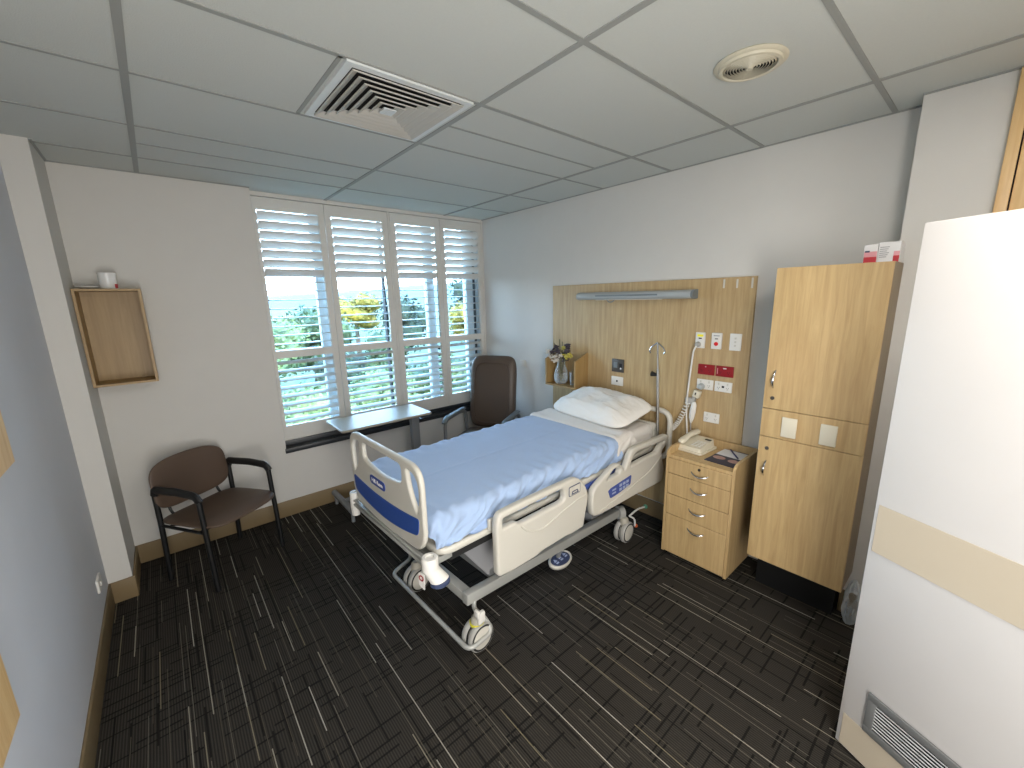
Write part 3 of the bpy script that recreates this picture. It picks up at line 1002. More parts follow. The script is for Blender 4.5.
# vase with dried flowers, tall glass
vs = empty('glass_vase', (-.115, -1.225, 1.047), label='round clear glass vase of dried flowers in the display box', cat='vase')
MB().lathe([(.0, .002), (.048, .002), (.064, .03), (.068, .07), (.062, .12), (.042, .17), (.036, .20), (.046, .24), (.043, .24), (.033, .20), (.039, .17), (.059, .12), (.064, .07), (.06, .032), (.0, .008)], 28, None, False).build('vase_body', M_VASE, vs)
MB().lathe([(0, .009), (.055, .012), (.062, .045), (.061, .095), (0, .095)], 24).build('vase_water', M_BAG, vs)
st = MB()
random.seed(4)
spots = [(.11, .25, 1), (.08, .30, 0), (.04, .26, 1), (0.0, .31, 0), (-.04, .335, 2), (-.07, .30, 0), (-.10, .27, 2), (-.12, .33, 0), (.025, .22, 1), (-.055, .235, 0), (.115, .30, 1), (-.02, .275, 1), (.06, .345, 0), (-.13, .29, 2), (-.09, .36, 0)]
for i, (dy, dz, kd) in enumerate(spots):
    px = random.uniform(-.05, .02)
    st.tube(fillet([(0, dy * .1, .02), (px * .3, dy * .25, .16), (px, dy, dz)], .05, 3), .0022, 5)
    fl = MB()
    fl.ball((px, dy, dz), .022, 2, (1, 1.1, .7))
    for k in range(16):
        c = Vector((px + max(-.022, min(.022, random.gauss(0, .014))), dy + max(-.026, min(.026, random.gauss(0, .017))), dz + max(-.018, min(.018, random.gauss(0, .013)))))
        fl.ball(c, random.uniform(.008, .015), 1, (1, 1, .6))
    fl.build('bloom', (M_DRY1, M_DRY2, M_DRY3)[kd], vs, 60)
for (dy, dz) in ((.02, .42), (-.015, .40), (.09, .38)):
    st.tube([(0, dy * .2, .05), (0, dy, dz)], .005, 6)
st.build('flower_stems', M_STEM, vs)
tg_ = empty('tall_glass', (-.10, -1.365, 1.047), label='tall clear glass beside the round vase in the display box', cat='glass')
MB().lathe([(0, .002), (.03, .002), (.036, .12), (.034, .12), (.028, .008), (0, .008)], 24, None, False).build('glass_body', M_VASE, tg_)

# ---- outlets
def wall_plate(name, yc, zc, w, h, m, label, cat, group=None, x=-.02, t=.009):
    e = empty(name, (x, yc, zc), label=label, cat=cat, group=group)
    MB().box(-t, 0, -w / 2, w / 2, -h / 2, h / 2, .003, 2).build('face_plate', m, e)
    return e
def socket(e, dy, dz, m, t=.009):
    q = MB()
    for a in (-.35, .35):
        mt = Matrix.Translation((-t - .0005, dy - a * .018, dz)) @ Matrix.Rotation(a * 1.4, 4, 'X')
        q.box(-.0007, .0007, -.0012, .0012, -.004, .004, 0, 1, mt)
    q.box(-t - .0012, -t, dy - .0012, dy + .0012, dz - .014, dz - .006)
    q.build('socket_slots', m, e, None)
def rocker(e, dy, dz, m, t=.009):
    MB().box(-t - .003, -t, dy - .005, dy + .005, dz - .008, dz + .008, .0012, 1).build('switch_rocker', m, e)

a1 = wall_plate('nurse_call_unit', -2.5, 1.532, .068, .113, M_WHITEP, 'white call unit with a yellow label and plugged-in cord on the bedhead panel', 'call unit', None, t=.016)
MB().box(-.0175, -.016, -.022, .02, .026, .042).build('yellow_label', M_YEL, a1, None)['label'] = 'yellow label'
MB().box(-.0175, -.016, -.012, .010, .010, .018).build('dark_window', M_BLACK, a1, None)
MB().lathe([(0, 0), (.02, 0), (.018, .02), (.010, .03), (0, .03)], 18, Matrix.Translation((-.016, .01, -.03)) @ Matrix.Rotation(-PI / 2, 4, 'Y')).build('call_plug', M_RUBBER, a1)
a2 = wall_plate('nurse_call_unit', -2.615, 1.533, .07, .113, M_WHITEP, 'white call unit with a round red button on the bedhead panel', 'call unit', None, t=.016)
MB().lathe([(0, 0), (.014, 0), (.0135, .004), (0, .006)], 20, Matrix.Translation((-.016, -.0, -.02)) @ Matrix.Rotation(-PI / 2, 4, 'Y')).build('red_button', M_REDB, a2)['label'] = 'red button'
MB().box(-.0175, -.016, -.010, .010, .012, .019).build('dark_window', M_DGREY, a2, None)
MB().box(-.017, -.016, -.02, .02, .034, .04).build('printed_line', M_INK, a2, None)
a3 = wall_plate('switch_plate', -2.738, 1.532, .075, .115, M_WHITEP, 'blank-looking white switch plate, right of the red-button call unit', 'switch plate')
for k in range(3):
    MB().box(-.012, -.009, -.006, .006, -.03 + k * .025, -.018 + k * .025, .001, 1).build('switch_rocker', M_CREAM, a3)
r_1 = wall_plate('red_power_outlet', -2.556, 1.323, .119, .075, M_RED, 'dark red power outlet, nearer the bed of the two', 'power outlet')
socket(r_1, .028, -.005, M_SEAL); socket(r_1, -.028, -.005, M_SEAL)
MB().box(-.010, -.009, .0, .008, .018, .024).build('indicator', M_PAPER, r_1, None)
r_2 = wall_plate('red_power_outlet', -2.684, 1.323, .119, .075, M_RED, 'dark red power outlet, nearer the wardrobe of the two', 'power outlet')
socket(r_2, .028, -.005, M_SEAL); socket(r_2, -.028, -.005, M_SEAL)
MB().box(-.010, -.009, -.012, .010, .018, .025).build('indicator', M_PAPER, r_2, None)
MB().box(-.010, -.009, .045, .050, -.02, .02).build('printed_label', M_BOXP, r_2, None)
def gpo(yc, zc, w, h, label, x=-.02):
    e = wall_plate('power_outlet', yc, zc, w, h, M_WHITEP, label, 'power outlet', None, x)
    socket(e, .03, -.006, M_DGREY); socket(e, -.03, -.006, M_DGREY)
    rocker(e, .03, .02, M_CREAM); rocker(e, -.03, .02, M_CREAM)
    return e
gpo(-2.555, 1.213, .118, .073, 'white power outlet with a round grey plug in it, below the red outlets')
e = gpo(-2.683, 1.213, .118, .073, 'white power outlet with a dark centre, right of the plugged-in one')
MB().box(-.011, -.009, -.008, .008, -.006, .008).build('dark_centre', M_BLACK, e, None)
gpo(-2.619, .974, .112, .073, 'white power outlet low on the bedhead panel above the telephone')
e = wall_plate('data_plate', -1.802, 1.269, .12, .113, M_DGREY, 'dark grey socket plate on the panel above the pillow', 'socket plate')
MB().box(-.0105, -.009, -.045, -.018, -.03, .02).build('black_socket', M_BLACK, e, None)
MB().box(-.0115, -.0095, -.04, -.025, -.03, -.015).build('white_socket', M_PAPER, e, None)
MB().box(-.0105, -.009, .002, .04, -.02, .03).build('blank_insert', M_BLUEDK if False else M_LAMPD, e, None)
e = wall_plate('data_outlet', -1.80, 1.134, .119, .077, M_WHITEP, 'white outlet plate just below the dark grey socket plate', 'outlet')
MB().box(-.0105, -.009, -.008, .008, -.008, .008).build('dark_socket', M_BLACK, e, None)
wall_plate('wall_outlet', -.562, 1.155, .085, .072, M_WHITEP, 'single white outlet on the bare wall beside the brown armchair', 'outlet', None, x=0)
e = empty('wall_outlet', (XL, -.727, .312), label='white outlet low on the left wall near the corner pier', cat='outlet')
MB().box(0, .012, -.058, .058, -.037, .037, .003, 2).build('face_plate', M_WHITEP, e)
MB().box(.012, .019, -.02, .0, -.012, .012, .002, 1).build('switch_rocker', M_WHITEP, e)

# plugs and cords
gp = MB().lathe([(0, 0), (.024, 0), (.024, .012), (.016, .03), (0, .034)], 22, Matrix.Translation((-.0295, -2.533, 1.196)) @ Matrix.Rotation(-PI / 2, 4, 'Y')).build('round_plug', M_LAMP)
tag(gp, 'round grey plug in the white outlet', 'plug')
ad = empty('plug_adaptor', (-.045, -2.512, 1.138), label='small white adaptor block hanging below the grey plug', cat='adaptor')
MB().box(-.018, .018, -.024, .024, -.026, .026, .004, 2, Matrix.Rotation(.25, 4, 'X')).build('adaptor_body', M_PHONE, ad)
MB().box(-.0195, -.018, .0, .009, -.008, .012, 0, 1, Matrix.Rotation(.25, 4, 'X')).build('black_mark', M_BLACK, ad, None)
cc = MB()
cc.tube(fillet([(-.058, -2.492, 1.50), (-.07, -2.475, 1.46), (-.05, -2.45, 1.25), (-.05, -2.44, 1.08), (-.05, -2.445, .95), (-.045, -2.455, .85), (-.07, -2.47, .80)], .08, 5), .006, 8)
tag(cc.build('call_cable', M_WHITEP), 'white cord from the yellow-label call unit down to the bedside cabinet', 'cord')
hs = empty('call_handset', (-.05, -2.49, 1.0), label='white nurse-call handset hanging beside the panel cord', cat='handset')
q = MB(); q.tube([(0, -.008, .075), (0, -.006, .05), (0, 0, 0), (0, .006, -.05), (0, .008, -.09)], [.012, .021, .023, .019, .006], 14, False, (.7, 1)); q.build('handset_body', M_WHITEP, hs)
q = MB(); q.tube([(0, .008, -.088), (-.005, .004, -.13), (.012, .0, -.19)], .0045, 7); q.build('handset_cord', M_RUBBER, hs)
hd = MB()
hd.box(-.052, -.02, -2.49, -2.425, 1.05, 1.10, .008)
hd.box(-.05, -.02, -2.50, -2.475, 1.075, 1.12, .006)
tag(hd.build('cord_clip', M_RUBBER), 'grey plastic clip holding the cords on the bedhead panel', 'clip')
co = MB()
A, B = Vector((-.055, -2.452, 1.065)), Vector((-.06, -2.34, .83))
d = (B - A).normalized()
n1 = d.cross(Vector((1, 0, 0))).normalized(); n2 = d.cross(n1)
pts = []
T = 13
for k in range(T * 8 + 1):
    tt = k / (T * 8)
    a = 2 * PI * k / 8
    sag = Vector((0, 0, -.03 * math.sin(PI * tt)))
    pts.append(A.lerp(B, tt) + sag + n1 * math.cos(a) * .016 + n2 * math.sin(a) * .016)
co.tube(pts, .0045, 5)
tag(co.build('coiled_cable', M_WHITEP), 'white coiled cord hanging between handset and bed', 'cord')

# ------------------------------------------------------------------ bedside cabinet
bc = empty('bedside_cabinet', (-.225, -2.73, 0), label='four-drawer maple bedside cabinet with a telephone on top', cat='cabinet')
x0, x1, hwid = -.195, .195, .227
ts = .018
sidep = [(.195, .03), (-.195, .03), (-.195, .762)] + [(-.193, .785), (-.18, .803), (-.155, .815), (-.12, .82), (.195, .825)]
for s in (-1, 1):
    MB().prism(sidep, lambda a, b: Vector((a, s * hwid, b)), lambda a, b: Vector((a, s * (hwid - ts), b))).build('side_panel', M_OAK, bc, None)
MB().box(x0 + .004, x1 - .016, -hwid + ts, hwid - ts, .752, .772).build('top_panel', M_OAK, bc, None)
MB().box(x1 - .016, x1, -hwid + ts, hwid - ts, .03, .825).build('back_panel', M_OAK, bc, None)
MB().box(x0 + .02, x1 - .016, -hwid + ts, hwid - ts, .05, .07).build('bottom_panel', M_OAK, bc, None)
MB().box(x0 + .04, x1 - .02, -hwid + .03, hwid - .03, .0, .05).build('base_block', M_BLACK, bc, None)
zz = [(.643, .750, .688), (.489, .640, .570), (.337, .486, .419), (.038, .334, .273)]
def bow_handle(p, q, out, r, name, parent):
    p, q = Vector(p), Vector(q)
    m_ = (p + q) / 2 + Vector(out)
    k = MB()
    pts = []
    for i in range(15):
        tt = i / 14
        s = math.sin(PI * tt) ** .8
        pts.append(p.lerp(q, tt) + Vector(out) * s)
    k.tube(pts, [r * (.75 + .5 * math.sin(PI * i / 14)) for i in range(15)], 8, False, (1, 1))
    return k.build(name, M_CHROME, parent)
for i, (za, zb, zh) in enumerate(zz):
    dr = MB().box(x0 - .002, x0 + .016, -hwid + ts + .002, hwid - ts - .002, za, zb, .0015, 1).build('drawer', M_OAK, bc)
    bow_handle((x0 - .002, .045, zh + .008), (x0 - .002, -.066, zh + .004), (-.024, 0, -.014), .0052, 'drawer_handle', dr)
    if i == 0:
        MB().lathe([(0, 0), (.009, 0), (.009, .004), (0, .005)], 16, Matrix.Translation((x0 - .002, -.006, .724)) @ Matrix.Rotation(-PI / 2, 4, 'Y')).build('drawer_lock', M_DKRUB, dr)
MB().box(.18, .195, -hwid - .012, -hwid, .70, .872, .002, 1).build('rail_bracket', M_STEEL, bc)

# telephone
ph = empty('telephone', (-.185, -2.598, .772), math.radians(-4), label='ivory desk telephone on the bedside cabinet', cat='telephone')
q = MB()
q.prism(rpoly([(-.115, -.095), (.115, -.095), (.115, .095), (-.115, .095)], .02), lambda a, b: Vector((a, b, .002)), lambda a, b: Vector((a * 1.0, b * 1.0, .016)))
q.build('phone_foot', M_PHONE, ph)
q = MB()
q.prism(rpoly([(-.105, -.085), (.108, -.08), (.108, .085), (-.105, .088)], .018), lambda a, b: Vector((a, b, .015)), lambda a, b: Vector((a * .93, b * .93, .042 + .025 * (a + .1) / .2)))
q.build('phone_body', M_PHONE, ph)
def topz(a): return .043 + .025 * (a / .93 + .1) / .2
q = MB()
q.box(.055, .075, -.07, -.03, topz(.065), topz(.065) + .003)
q.build('phone_display', M_BLACK, ph, None)
q = MB()
for i in range(4):
    for j in range(3):
        a, b = -.06 + i * .024, -.055 + j * .024
        q.box(a - .007, a + .007, b - .008, b + .008, topz(a) - .001, topz(a) + .003, .001, 1)
q.build('keypad', M_WHITEP, ph)
q = MB()
zz_ = lambda a: topz(a) + .022
q.tube([(-.112, .058, zz_(-.10) - .01), (-.10, .058, zz_(-.09)), (-.07, .058, zz_(-.07) + .004), (0, .058, zz_(0) + .012), (.07, .058, zz_(.07) + .006), (.11, .058, zz_(.10)), (.122, .058, zz_(.11) - .012)], [.012, .022, .024, .018, .024, .022, .012], 14, False, (.8, 1.15))
q.build('phone_handset', M_PHONE, ph)

# brochure and pen
br = empty('brochure', (-.188, -2.83, .7725), math.radians(-2.5), label='navy and white brochure lying on the bedside cabinet', cat='brochure')
MB().box(-.16, .16, -.095, .095, 0, .003).build('brochure_cover', M_NAVY, br, None)
MB().box(.0, .13, -.094, .094, .003, .0038).build('white_panel', M_PAPER, br, None)
q = MB()
for (a, b, s1, s2) in ((-.055, .045, .03, .04), (-.06, -.05, .03, .035)):
    q.lathe([(0, .0032), (1, .0032), (1, .0037), (0, .0037)], 20, Matrix.Translation((a, b, 0)) @ Matrix.Diagonal((s1, s2, 1, 1)))
q.build('printed_photo', M_PINK, br, None)
pn = empty('pen', (-.125, -2.833, .7815), math.radians(37), label='dark blue pen lying on the brochure', cat='pen')
q = MB(); q.tube([(-.085, 0, 0), (-.075, 0, 0), (.06, 0, 0), (.085, 0, 0)], [.002, .005, .005, .0045], 10); q.build('pen_barrel', mat('pen_blue', '#1b2560', 0.3), pn)
q = MB(); q.box(.03, .08, -.0015, .0015, .004, .0075); q.build('pen_clip', M_NAVY, pn, None)

# ------------------------------------------------------------------ wardrobe
wd = empty('wardrobe', (0, -3.299, 0), label='tall maple wardrobe with two doors and a middle panel', cat='wardrobe')
hw_ = .234
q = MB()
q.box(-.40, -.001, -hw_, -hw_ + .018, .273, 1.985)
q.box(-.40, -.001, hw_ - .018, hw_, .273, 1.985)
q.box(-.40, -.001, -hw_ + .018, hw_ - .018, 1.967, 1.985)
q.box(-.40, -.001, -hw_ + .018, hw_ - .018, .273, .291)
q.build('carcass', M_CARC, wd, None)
MB().box(-.24, -.01, -hw_ + .05, hw_ - .01, 0, .272).build('base_block', M_BLACK, wd, None)  # black block filling the space below the wardrobe
for za, zb, hz, lz in ((1.2155, 1.985, (1.336, 1.436), 1.277), (.273, 1.0465, (.812, .904), .98)):
    dr = MB().box(-.42, -.4005, -hw_, hw_, za, zb, .0015, 1).build('door', M_OAK, wd)
    bow_handle((-.42, .192, hz[0]), (-.42, .186, hz[1]), (-.028, 0, 0), .0055, 'door_handle', dr)
    MB().lathe([(0, 0), (.0105, 0), (.0105, .004), (0, .005)], 18, Matrix.Translation((-.42, .189, lz)) @ Matrix.Rotation(-PI / 2, 4, 'Y')).build('door_lock', M_DGREY, dr)
mp_ = MB().box(-.42, -.4005, -hw_, hw_, 1.0495, 1.2125, .0015, 1).build('middle_panel', M_OAK, wd)
for yc in (-3.207 + 3.299, -3.384 + 3.299):
    MB().box(-.43, -.42, yc - .036, yc + .036, 1.068, 1.18, .003, 2).build('name_plate', M_PHONE, mp_)

for (yc, w2, hh, lb) in ((-3.425, .026, .088, 'carton with a red and pink front on top of the wardrobe'), (-3.492, .039, .094, 'white carton with grey print and a red end on top of the wardrobe')):
    e = empty('carton', (-.28, yc, 1.9855), 0, label=lb, cat='carton')
    MB().box(-.03, .09, -w2, w2, 0, hh, .001, 1).build('carton_body', M_BOXW, e, None)
    if hh < .09:
        MB().box(-.0312, -.03, -w2 + .002, w2 - .002, .0, .03).build('red_print', M_BOXR, e, None)
        MB().box(-.0312, -.03, -w2 + .002, w2 - .002, .03, .055).build('pink_print', M_BOXP, e, None)
        MB().box(-.0316, -.03, .004, w2 - .004, .052, .060).build('dark_print', M_BLUEDK, e, None)
    else:
        MB().box(-.0312, -.03, -w2 + .001, -w2 + .022, .0, .03).build('red_print', M_BOXR, e, None)
        MB().box(-.0312, -.03, -w2 + .001, -w2 + .022, .03, .05).build('pink_print', M_BOXP, e, None)
        q = MB()
        for k in range(6): q.box(-.0312, -.03, .008 - .004 * (k % 3), .034, .025 + k * .009, .028 + k * .009)
        q.build('grey_print', M_INK, e, None)

# clear plastic thing behind the door
bgm = MB()
def bagf(s, t2):
    a = 2 * PI * s; z = t2 * .26
    r = (.018 + .055 * math.sin(PI * min(1, .12 + t2 * .88)) ** .7) * (1 + .25 * noise.noise(Vector((math.cos(a) * 2, math.sin(a) * 2, t2 * 5))))
    return Vector((math.cos(a) * r * .8, math.sin(a) * r * .55, z))
bgm.grid(bagf, 26, 16, True)
bo = bgm.build('plastic_bag', M_BAG, None, 70)
bo.location = (-0.226, -3.560, .002)
tag(bo, 'crumpled clear plastic bag on the floor by the column, half behind the white door', 'plastic bag')

# ------------------------------------------------------------------ wall shelf, cup, saucer (left)
ws = empty('wall_shelf', (-3.196, 0, 1.36), label='open timber box shelf on the wall above the visitor chair', cat='wall shelf')
sx0, sx1, sh, sd = -.15, .166, .612, -.22
tt = .014
MB().box(sx0, sx0 + tt, sd, -.001, 0, sh).build('side_panel', M_SHELF, ws, None)
MB().box(sx1 - tt, sx1, sd, -.001, 0, sh).build('side_panel', M_SHELF, ws, None)
MB().box(sx0 + tt, sx1 - tt, sd, -.001, sh - tt, sh).build('top_panel', M_SHELF, ws, None)
MB().box(sx0 + tt, sx1 - tt, sd, -.001, 0, tt).build('bottom_panel', M_SHELF, ws, None)
MB().box(sx0 + tt, sx1 - tt, -.012, -.001, tt, sh - tt).build('back_panel', M_SHELF, ws, None)
cup = empty('cup', (-3.18, -.12, 1.9725), label='white cup on top of the wall shelf', cat='cup')
MB().lathe([(0, 0), (.04, 0), (.043, .004), (.045, .10), (.042, .10), (.039, .01), (0, .008)], 28, None, False).build('cup_body', M_CERAM, cup)
q = MB(); q.tube(fillet([(.02, .036, .08), (.03, .068, .075), (.03, .066, .03), (.02, .034, .025)], .02, 4), .006, 8); q.build('cup_handle', M_CERAM, cup)
MB().box(.040, .0452, -.012, .008, .004, .03, 0, 1, Matrix.Rotation(-.5, 4, 'Z')).build('red_mark', M_BOXR, cup, None)
sa = MB().lathe([(0, 0), (.03, 0), (.062, .012), (.062, .015), (.03, .004), (0, .004)], 28, Matrix.Translation((-3.275, -.13, 1.9722)), False).build('saucer', M_CERAM)
tag(sa, 'small white saucer beside the cup on the wall shelf', 'saucer')

# boards on the left wall at the picture edge
b1 = MB().box(XL, XL + .022, -2.45, -1.645, 1.325, 1.95, .002, 1).build('wall_board', M_TIMBER)
tag(b1, 'upper timber board on the left wall, corner just in view', 'wall board')
b2 = MB().box(XL, XL + .022, -3.0, -2.222, .735, 1.02, .002, 1).build('wall_board', M_TIMBER)
tag(b2, 'lower timber board on the left wall, corner just in view', 'wall board')

# ------------------------------------------------------------------ visitor chair
ch = empty('visitor_chair', (-2.836, -.434, 0), math.radians(32.7), label='brown vinyl visitor chair with black metal arms under the wall shelf', cat='chair')
wch, fy, by = .262, -.222, .212
for s in (-1, 1):
    q = MB(); q.tube(fillet([(s * wch, fy, 0), (s * (wch + .0), fy + .03, .655)], .02), .016, 10)
    q.build('front_leg', M_BLACK, ch)
    q = MB(); q.tube(fillet([(s * wch, by, 0), (s * wch, by - .015, .40), (s * wch, by - .01, .66)], .05, 4), .016, 10)
    q.build('rear_leg', M_BLACK, ch)
    q = MB()
    q.tube(fillet([(s * wch, by - .01, .635), (s * wch, by - .02, .672), (s * wch, -.02, .682), (s * wch, fy + .05, .672), (s * wch, fy + .02, .63)], .035, 5), .025, 12, False, (.75, 1.1))
    q.build('armrest', M_BLACK, ch)
q = MB()
for y in (-.15, .12):
    q.tube([(-wch, y, .415), (wch, y, .415)], .010, 8)
for s in (-1, 1):
    q.tube([(s * wch, fy + .02, .415), (s * wch, by - .015, .415)], .010, 8)
    q.tube(fillet([(s * .17, .12, .41), (s * .17, .24, .46), (s * .17, .238, .70)], .06, 5), .009, 8)
q.build('seat_frame', M_BLACK, ch)
def seatf(s, t2, sgn):
    a, b = (s - .5) * 2, (t2 - .5) * 2
    a_, b_ = math.sin(a * PI / 2), math.sin(b * PI / 2)
    ex = 4.5
    # square to rounded-square
    k = (abs(a_) ** ex + abs(b_) ** ex) ** (1 / ex) if (a_ or b_) else 1
    mx = max(abs(a_), abs(b_), 1e-6)
    x, y = a_ * mx / k * .272, b_ * mx / k * .272
    rr = min(1, mx)
    th = .026 * max(0, 1 - rr ** 5) ** .5
    zc = .452 + .018 * (b_ < 0) * 0 - .022 * (b_ * .5 + .5) + .012 * a_ * a_ - .02 * max(0, -b_ - .6)
    return Vector((x - .006, y - .022, zc + sgn * th * (1.0 if sgn > 0 else .7)))
q = MB()
for sg in (1, -1): q.grid(lambda s, t2: seatf(s, t2, sg), 26, 26)
bmesh.ops.remove_doubles(q.bm, verts=q.bm.verts[:], dist=.001)
q.build('seat', M_BROWN, ch, 70)
def backf(s, t2, sgn):
    a_, b_ = math.sin((s - .5) * PI), math.sin((t2 - .5) * PI)
    ex = 4.2
    k = (abs(a_) ** ex + abs(b_) ** ex) ** (1 / ex) if (a_ or b_) else 1
    mx = max(abs(a_), abs(b_), 1e-6)
    x = a_ * mx / k * .262
    zz2 = b_ * mx / k
    z = .668 + zz2 * .158 + (.018 * (1 - (x / .25) ** 2) if zz2 > 0 else -.01 * (1 - (x / .25) ** 2))
    th = .022 * max(0, 1 - mx ** 5) ** .5
    y = .232 - .03 * (x / .25) ** 2 + .10 * (z - .7)
    return Vector((x - .015, y + sgn * th, z))
q = MB()
for sg in (1, -1): q.grid(lambda s, t2: backf(s, t2, sg), 26, 22)
bmesh.ops.remove_doubles(q.bm, verts=q.bm.verts[:], dist=.001)
q.build('backrest', M_BROWN, ch, 70)

# ------------------------------------------------------------------ recliner armchair in the corner
fd = math.atan2(-.53, -.85)
rc = empty('armchair', (-.455, -.455, 0), fd + PI / 2, label='high-backed dark brown vinyl armchair in the corner behind the bed', cat='armchair')
# local: faces -y
def pad(w, h, t_, ex, bulge_=1.0):
    def f(s, t2, sgn):
        a_, b_ = math.sin((s - .5) * PI), math.sin((t2 - .5) * PI)
        k = (abs(a_) ** ex + abs(b_) ** ex) ** (1 / ex) if (a_ or b_) else 1
        mx = max(abs(a_), abs(b_), 1e-6)
        th = t_ * max(0, 1 - mx ** 6) ** .45
        return a_ * mx / k * w, b_ * mx / k * h, sgn * th
    return f
pf = pad(.268, .40, .06, 6)
q = MB()
lean = math.radians(-10)
for sg in (1, -1):
    def bf_(s, t2, sg=sg):
        x, z, th = pf(s, t2, sg)
        y = -th
        zz3 = z + .40
        return Vector((x, .17 + y * 1 + math.sin(-lean) * zz3, .45 + math.cos(lean) * zz3))
    q.grid(bf_, 30, 30)
bmesh.ops.remove_doubles(q.bm, verts=q.bm.verts[:], dist=.001)
bk = q.build('backrest', M_RECL, rc, 70)
q = MB()
def piping(off):
    pts = []
    for k in range(60):
        a = 2 * PI * k / 60
        c_, s_ = math.cos(a), math.sin(a)
        e = 5.0
        rr = (abs(c_) ** e + abs(s_) ** e) ** (-1 / e)
        x, z = c_ * rr * .20, s_ * rr * .33 + .40
        pts.append(Vector((x, .17 - off + math.sin(-lean) * z, .45 + math.cos(lean) * z)))
    return pts
q.tube(piping(.058), .006, 6, True)
q.build('backrest_seam', M_RECL, bk)
sf = pad(.26, .25, .07, 6)
q = MB()
for sg in (1, -1):
    q.grid(lambda s, t2, sg=sg: Vector((sf(s, t2, sg)[0], sf(s, t2, sg)[1] - .10, .41 + sf(s, t2, sg)[2])), 24, 24)
bmesh.ops.remove_doubles(q.bm, verts=q.bm.verts[:], dist=.001)
q.build('seat', M_RECL, rc, 70)
for s in (-1, 1):
    q = MB()
    q.tube(fillet([(s * .315, -.36, 0), (s * .315, -.345, .60), (s * .315, -.31, .655), (s * .315, .10, .645), (s * .315, .18, .60), (s * .315, .22, 0)], .05, 5), .018, 10, False, (1, 1))
    q.build('arm_frame', M_GREYP, rc)
    q = MB()
    q.tube(fillet([(s * .315, -.36, .625), (s * .315, -.31, .675), (s * .315, -.10, .672), (s * .315, .12, .665)], .05, 5), .026, 12, False, (.6, 1.15))
    q.build('armrest', M_BLACK if False else M_LAMPD, rc)
q = MB()
q.box(-.30, .30, -.33, .20, .30, .335, .006)
q.build('seat_frame', M_GREYP, rc)

# ------------------------------------------------------------------ overbed table by the window
ot = empty('overbed_table', (-1.52, -.23, 0), label='pale topped overbed table standing under the window', cat='table')
plate('table_top', rrect(-.427, .427, -.222, .222, .035), [], .022, .006, Matrix.Translation((0, 0, .79)), M_GREYTOP, ot)
q = MB(); q.box(.295, .375, -.04, .02, .10, .765, .006); q.build('column', M_GREYP, ot)
q = MB(); q.box(.10, .40, -.05, .03, .755, .779, .005); q.build('top_bracket', M_LAMPD, ot)
q = MB(); q.tube([(.43, -.06, .70), (.39, -.06, .70)], [.012, .008], 10); q.box(.375, .395, -.065, -.03, .69, .71, .002); q.build('height_lever', M_BLACK, ot)
q = MB()
q.box(-.42, .38, -.035, .01, .055, .10, .006)
q.build('base_bar', M_GREYP, ot)
for xx in (-.43, .335):
    q = MB(); q.tube(fillet([(xx, .20, .10), (xx, -.30, .10)], .01), .026, 12); 
    q.tube([(xx, .16, .09), (xx, .16, 0)], .016, 10); q.tube([(xx, -.27, .09), (xx, -.27, 0)], .016, 10)
    q.build('base_foot', M_GREYP, ot)

# ------------------------------------------------------------------ outdoors
def ground(s, t2):
    y = .6 + t2 ** 1.6 * 240
    x = -60 + s * 220 + t2 * 40
    z = -7.5 + 6.0 * min(1, y / 70) + noise.noise(Vector((x * .05, y * .05, 0))) * .8
    return Vector((x, y, z))
gr = MB().grid(ground, 60, 40).build('ground_outside', leaf_material('grass_slope', '#2b381a', '#46522c'), None, 80)
struct(gr, 'green slope outside the window')
def hill(s, t2):
    x = -150 + s * 700
    y = 200 + t2 * 60
    hgt = 8 + 7 * noise.noise(Vector((x * .012, 2.2, 0))) + 12 * max(0, min(1, (x - 110) / 120))
    z = -14 + (hgt + 12) * math.sin(PI * min(1, .5 * t2 + .02))
    return Vector((x, y, z))
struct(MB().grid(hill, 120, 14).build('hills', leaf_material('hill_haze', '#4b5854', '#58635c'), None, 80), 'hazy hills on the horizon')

LEAF = {'yellow': leaf_material('leaf_yellow', '#5a5216', '#8f7a24'), 'dark': leaf_material('leaf_dark', '#161f12', '#2a3a20'),
        'mid': leaf_material('leaf_mid', '#26361b', '#44552f'), 'pale': leaf_material('leaf_pale', '#46562f', '#6a7a4c')}
M_BARK = mat('tree_bark', '#4d4236', 0.9)
def crown_mesh(kind, seed, n=2600):
    rnd = random.Random(seed)
    q = MB()
    lobes = [(Vector((rnd.uniform(-.55, .55), rnd.uniform(-.5, .5), rnd.uniform(-.45, .55))), rnd.uniform(.36, .6)) for _ in range(11)]
    for c, r in lobes:
        q.ball(c, r * .8, 1)
    for _ in range(n):
        c, r = rnd.choice(lobes)
        dv = Vector((rnd.gauss(0, 1), rnd.gauss(0, 1), rnd.gauss(0, 1))).normalized()
        p = c + dv * r * rnd.uniform(.78, 1.08)
        a = Vector((rnd.gauss(0, 1), rnd.gauss(0, 1), rnd.gauss(0, 1))).normalized()
        b = dv.cross(a).normalized() if dv.cross(a).length > .01 else Vector((1, 0, 0))
        a = (a + dv * .3).normalized()
        s = rnd.uniform(.035, .075)
        vs_ = [q.bm.verts.new(p + a * s), q.bm.verts.new(p + b * s * .7), q.bm.verts.new(p - a * s), q.bm.verts.new(p - b * s * .7)]
        q.bm.faces.new(vs_)
    me = bpy.data.meshes.new('crown_' + kind)
    q.bm.to_mesh(me); q.bm.free()
    return me
CM = {k: crown_mesh(k, i + 3) for i, k in enumerate(LEAF)}
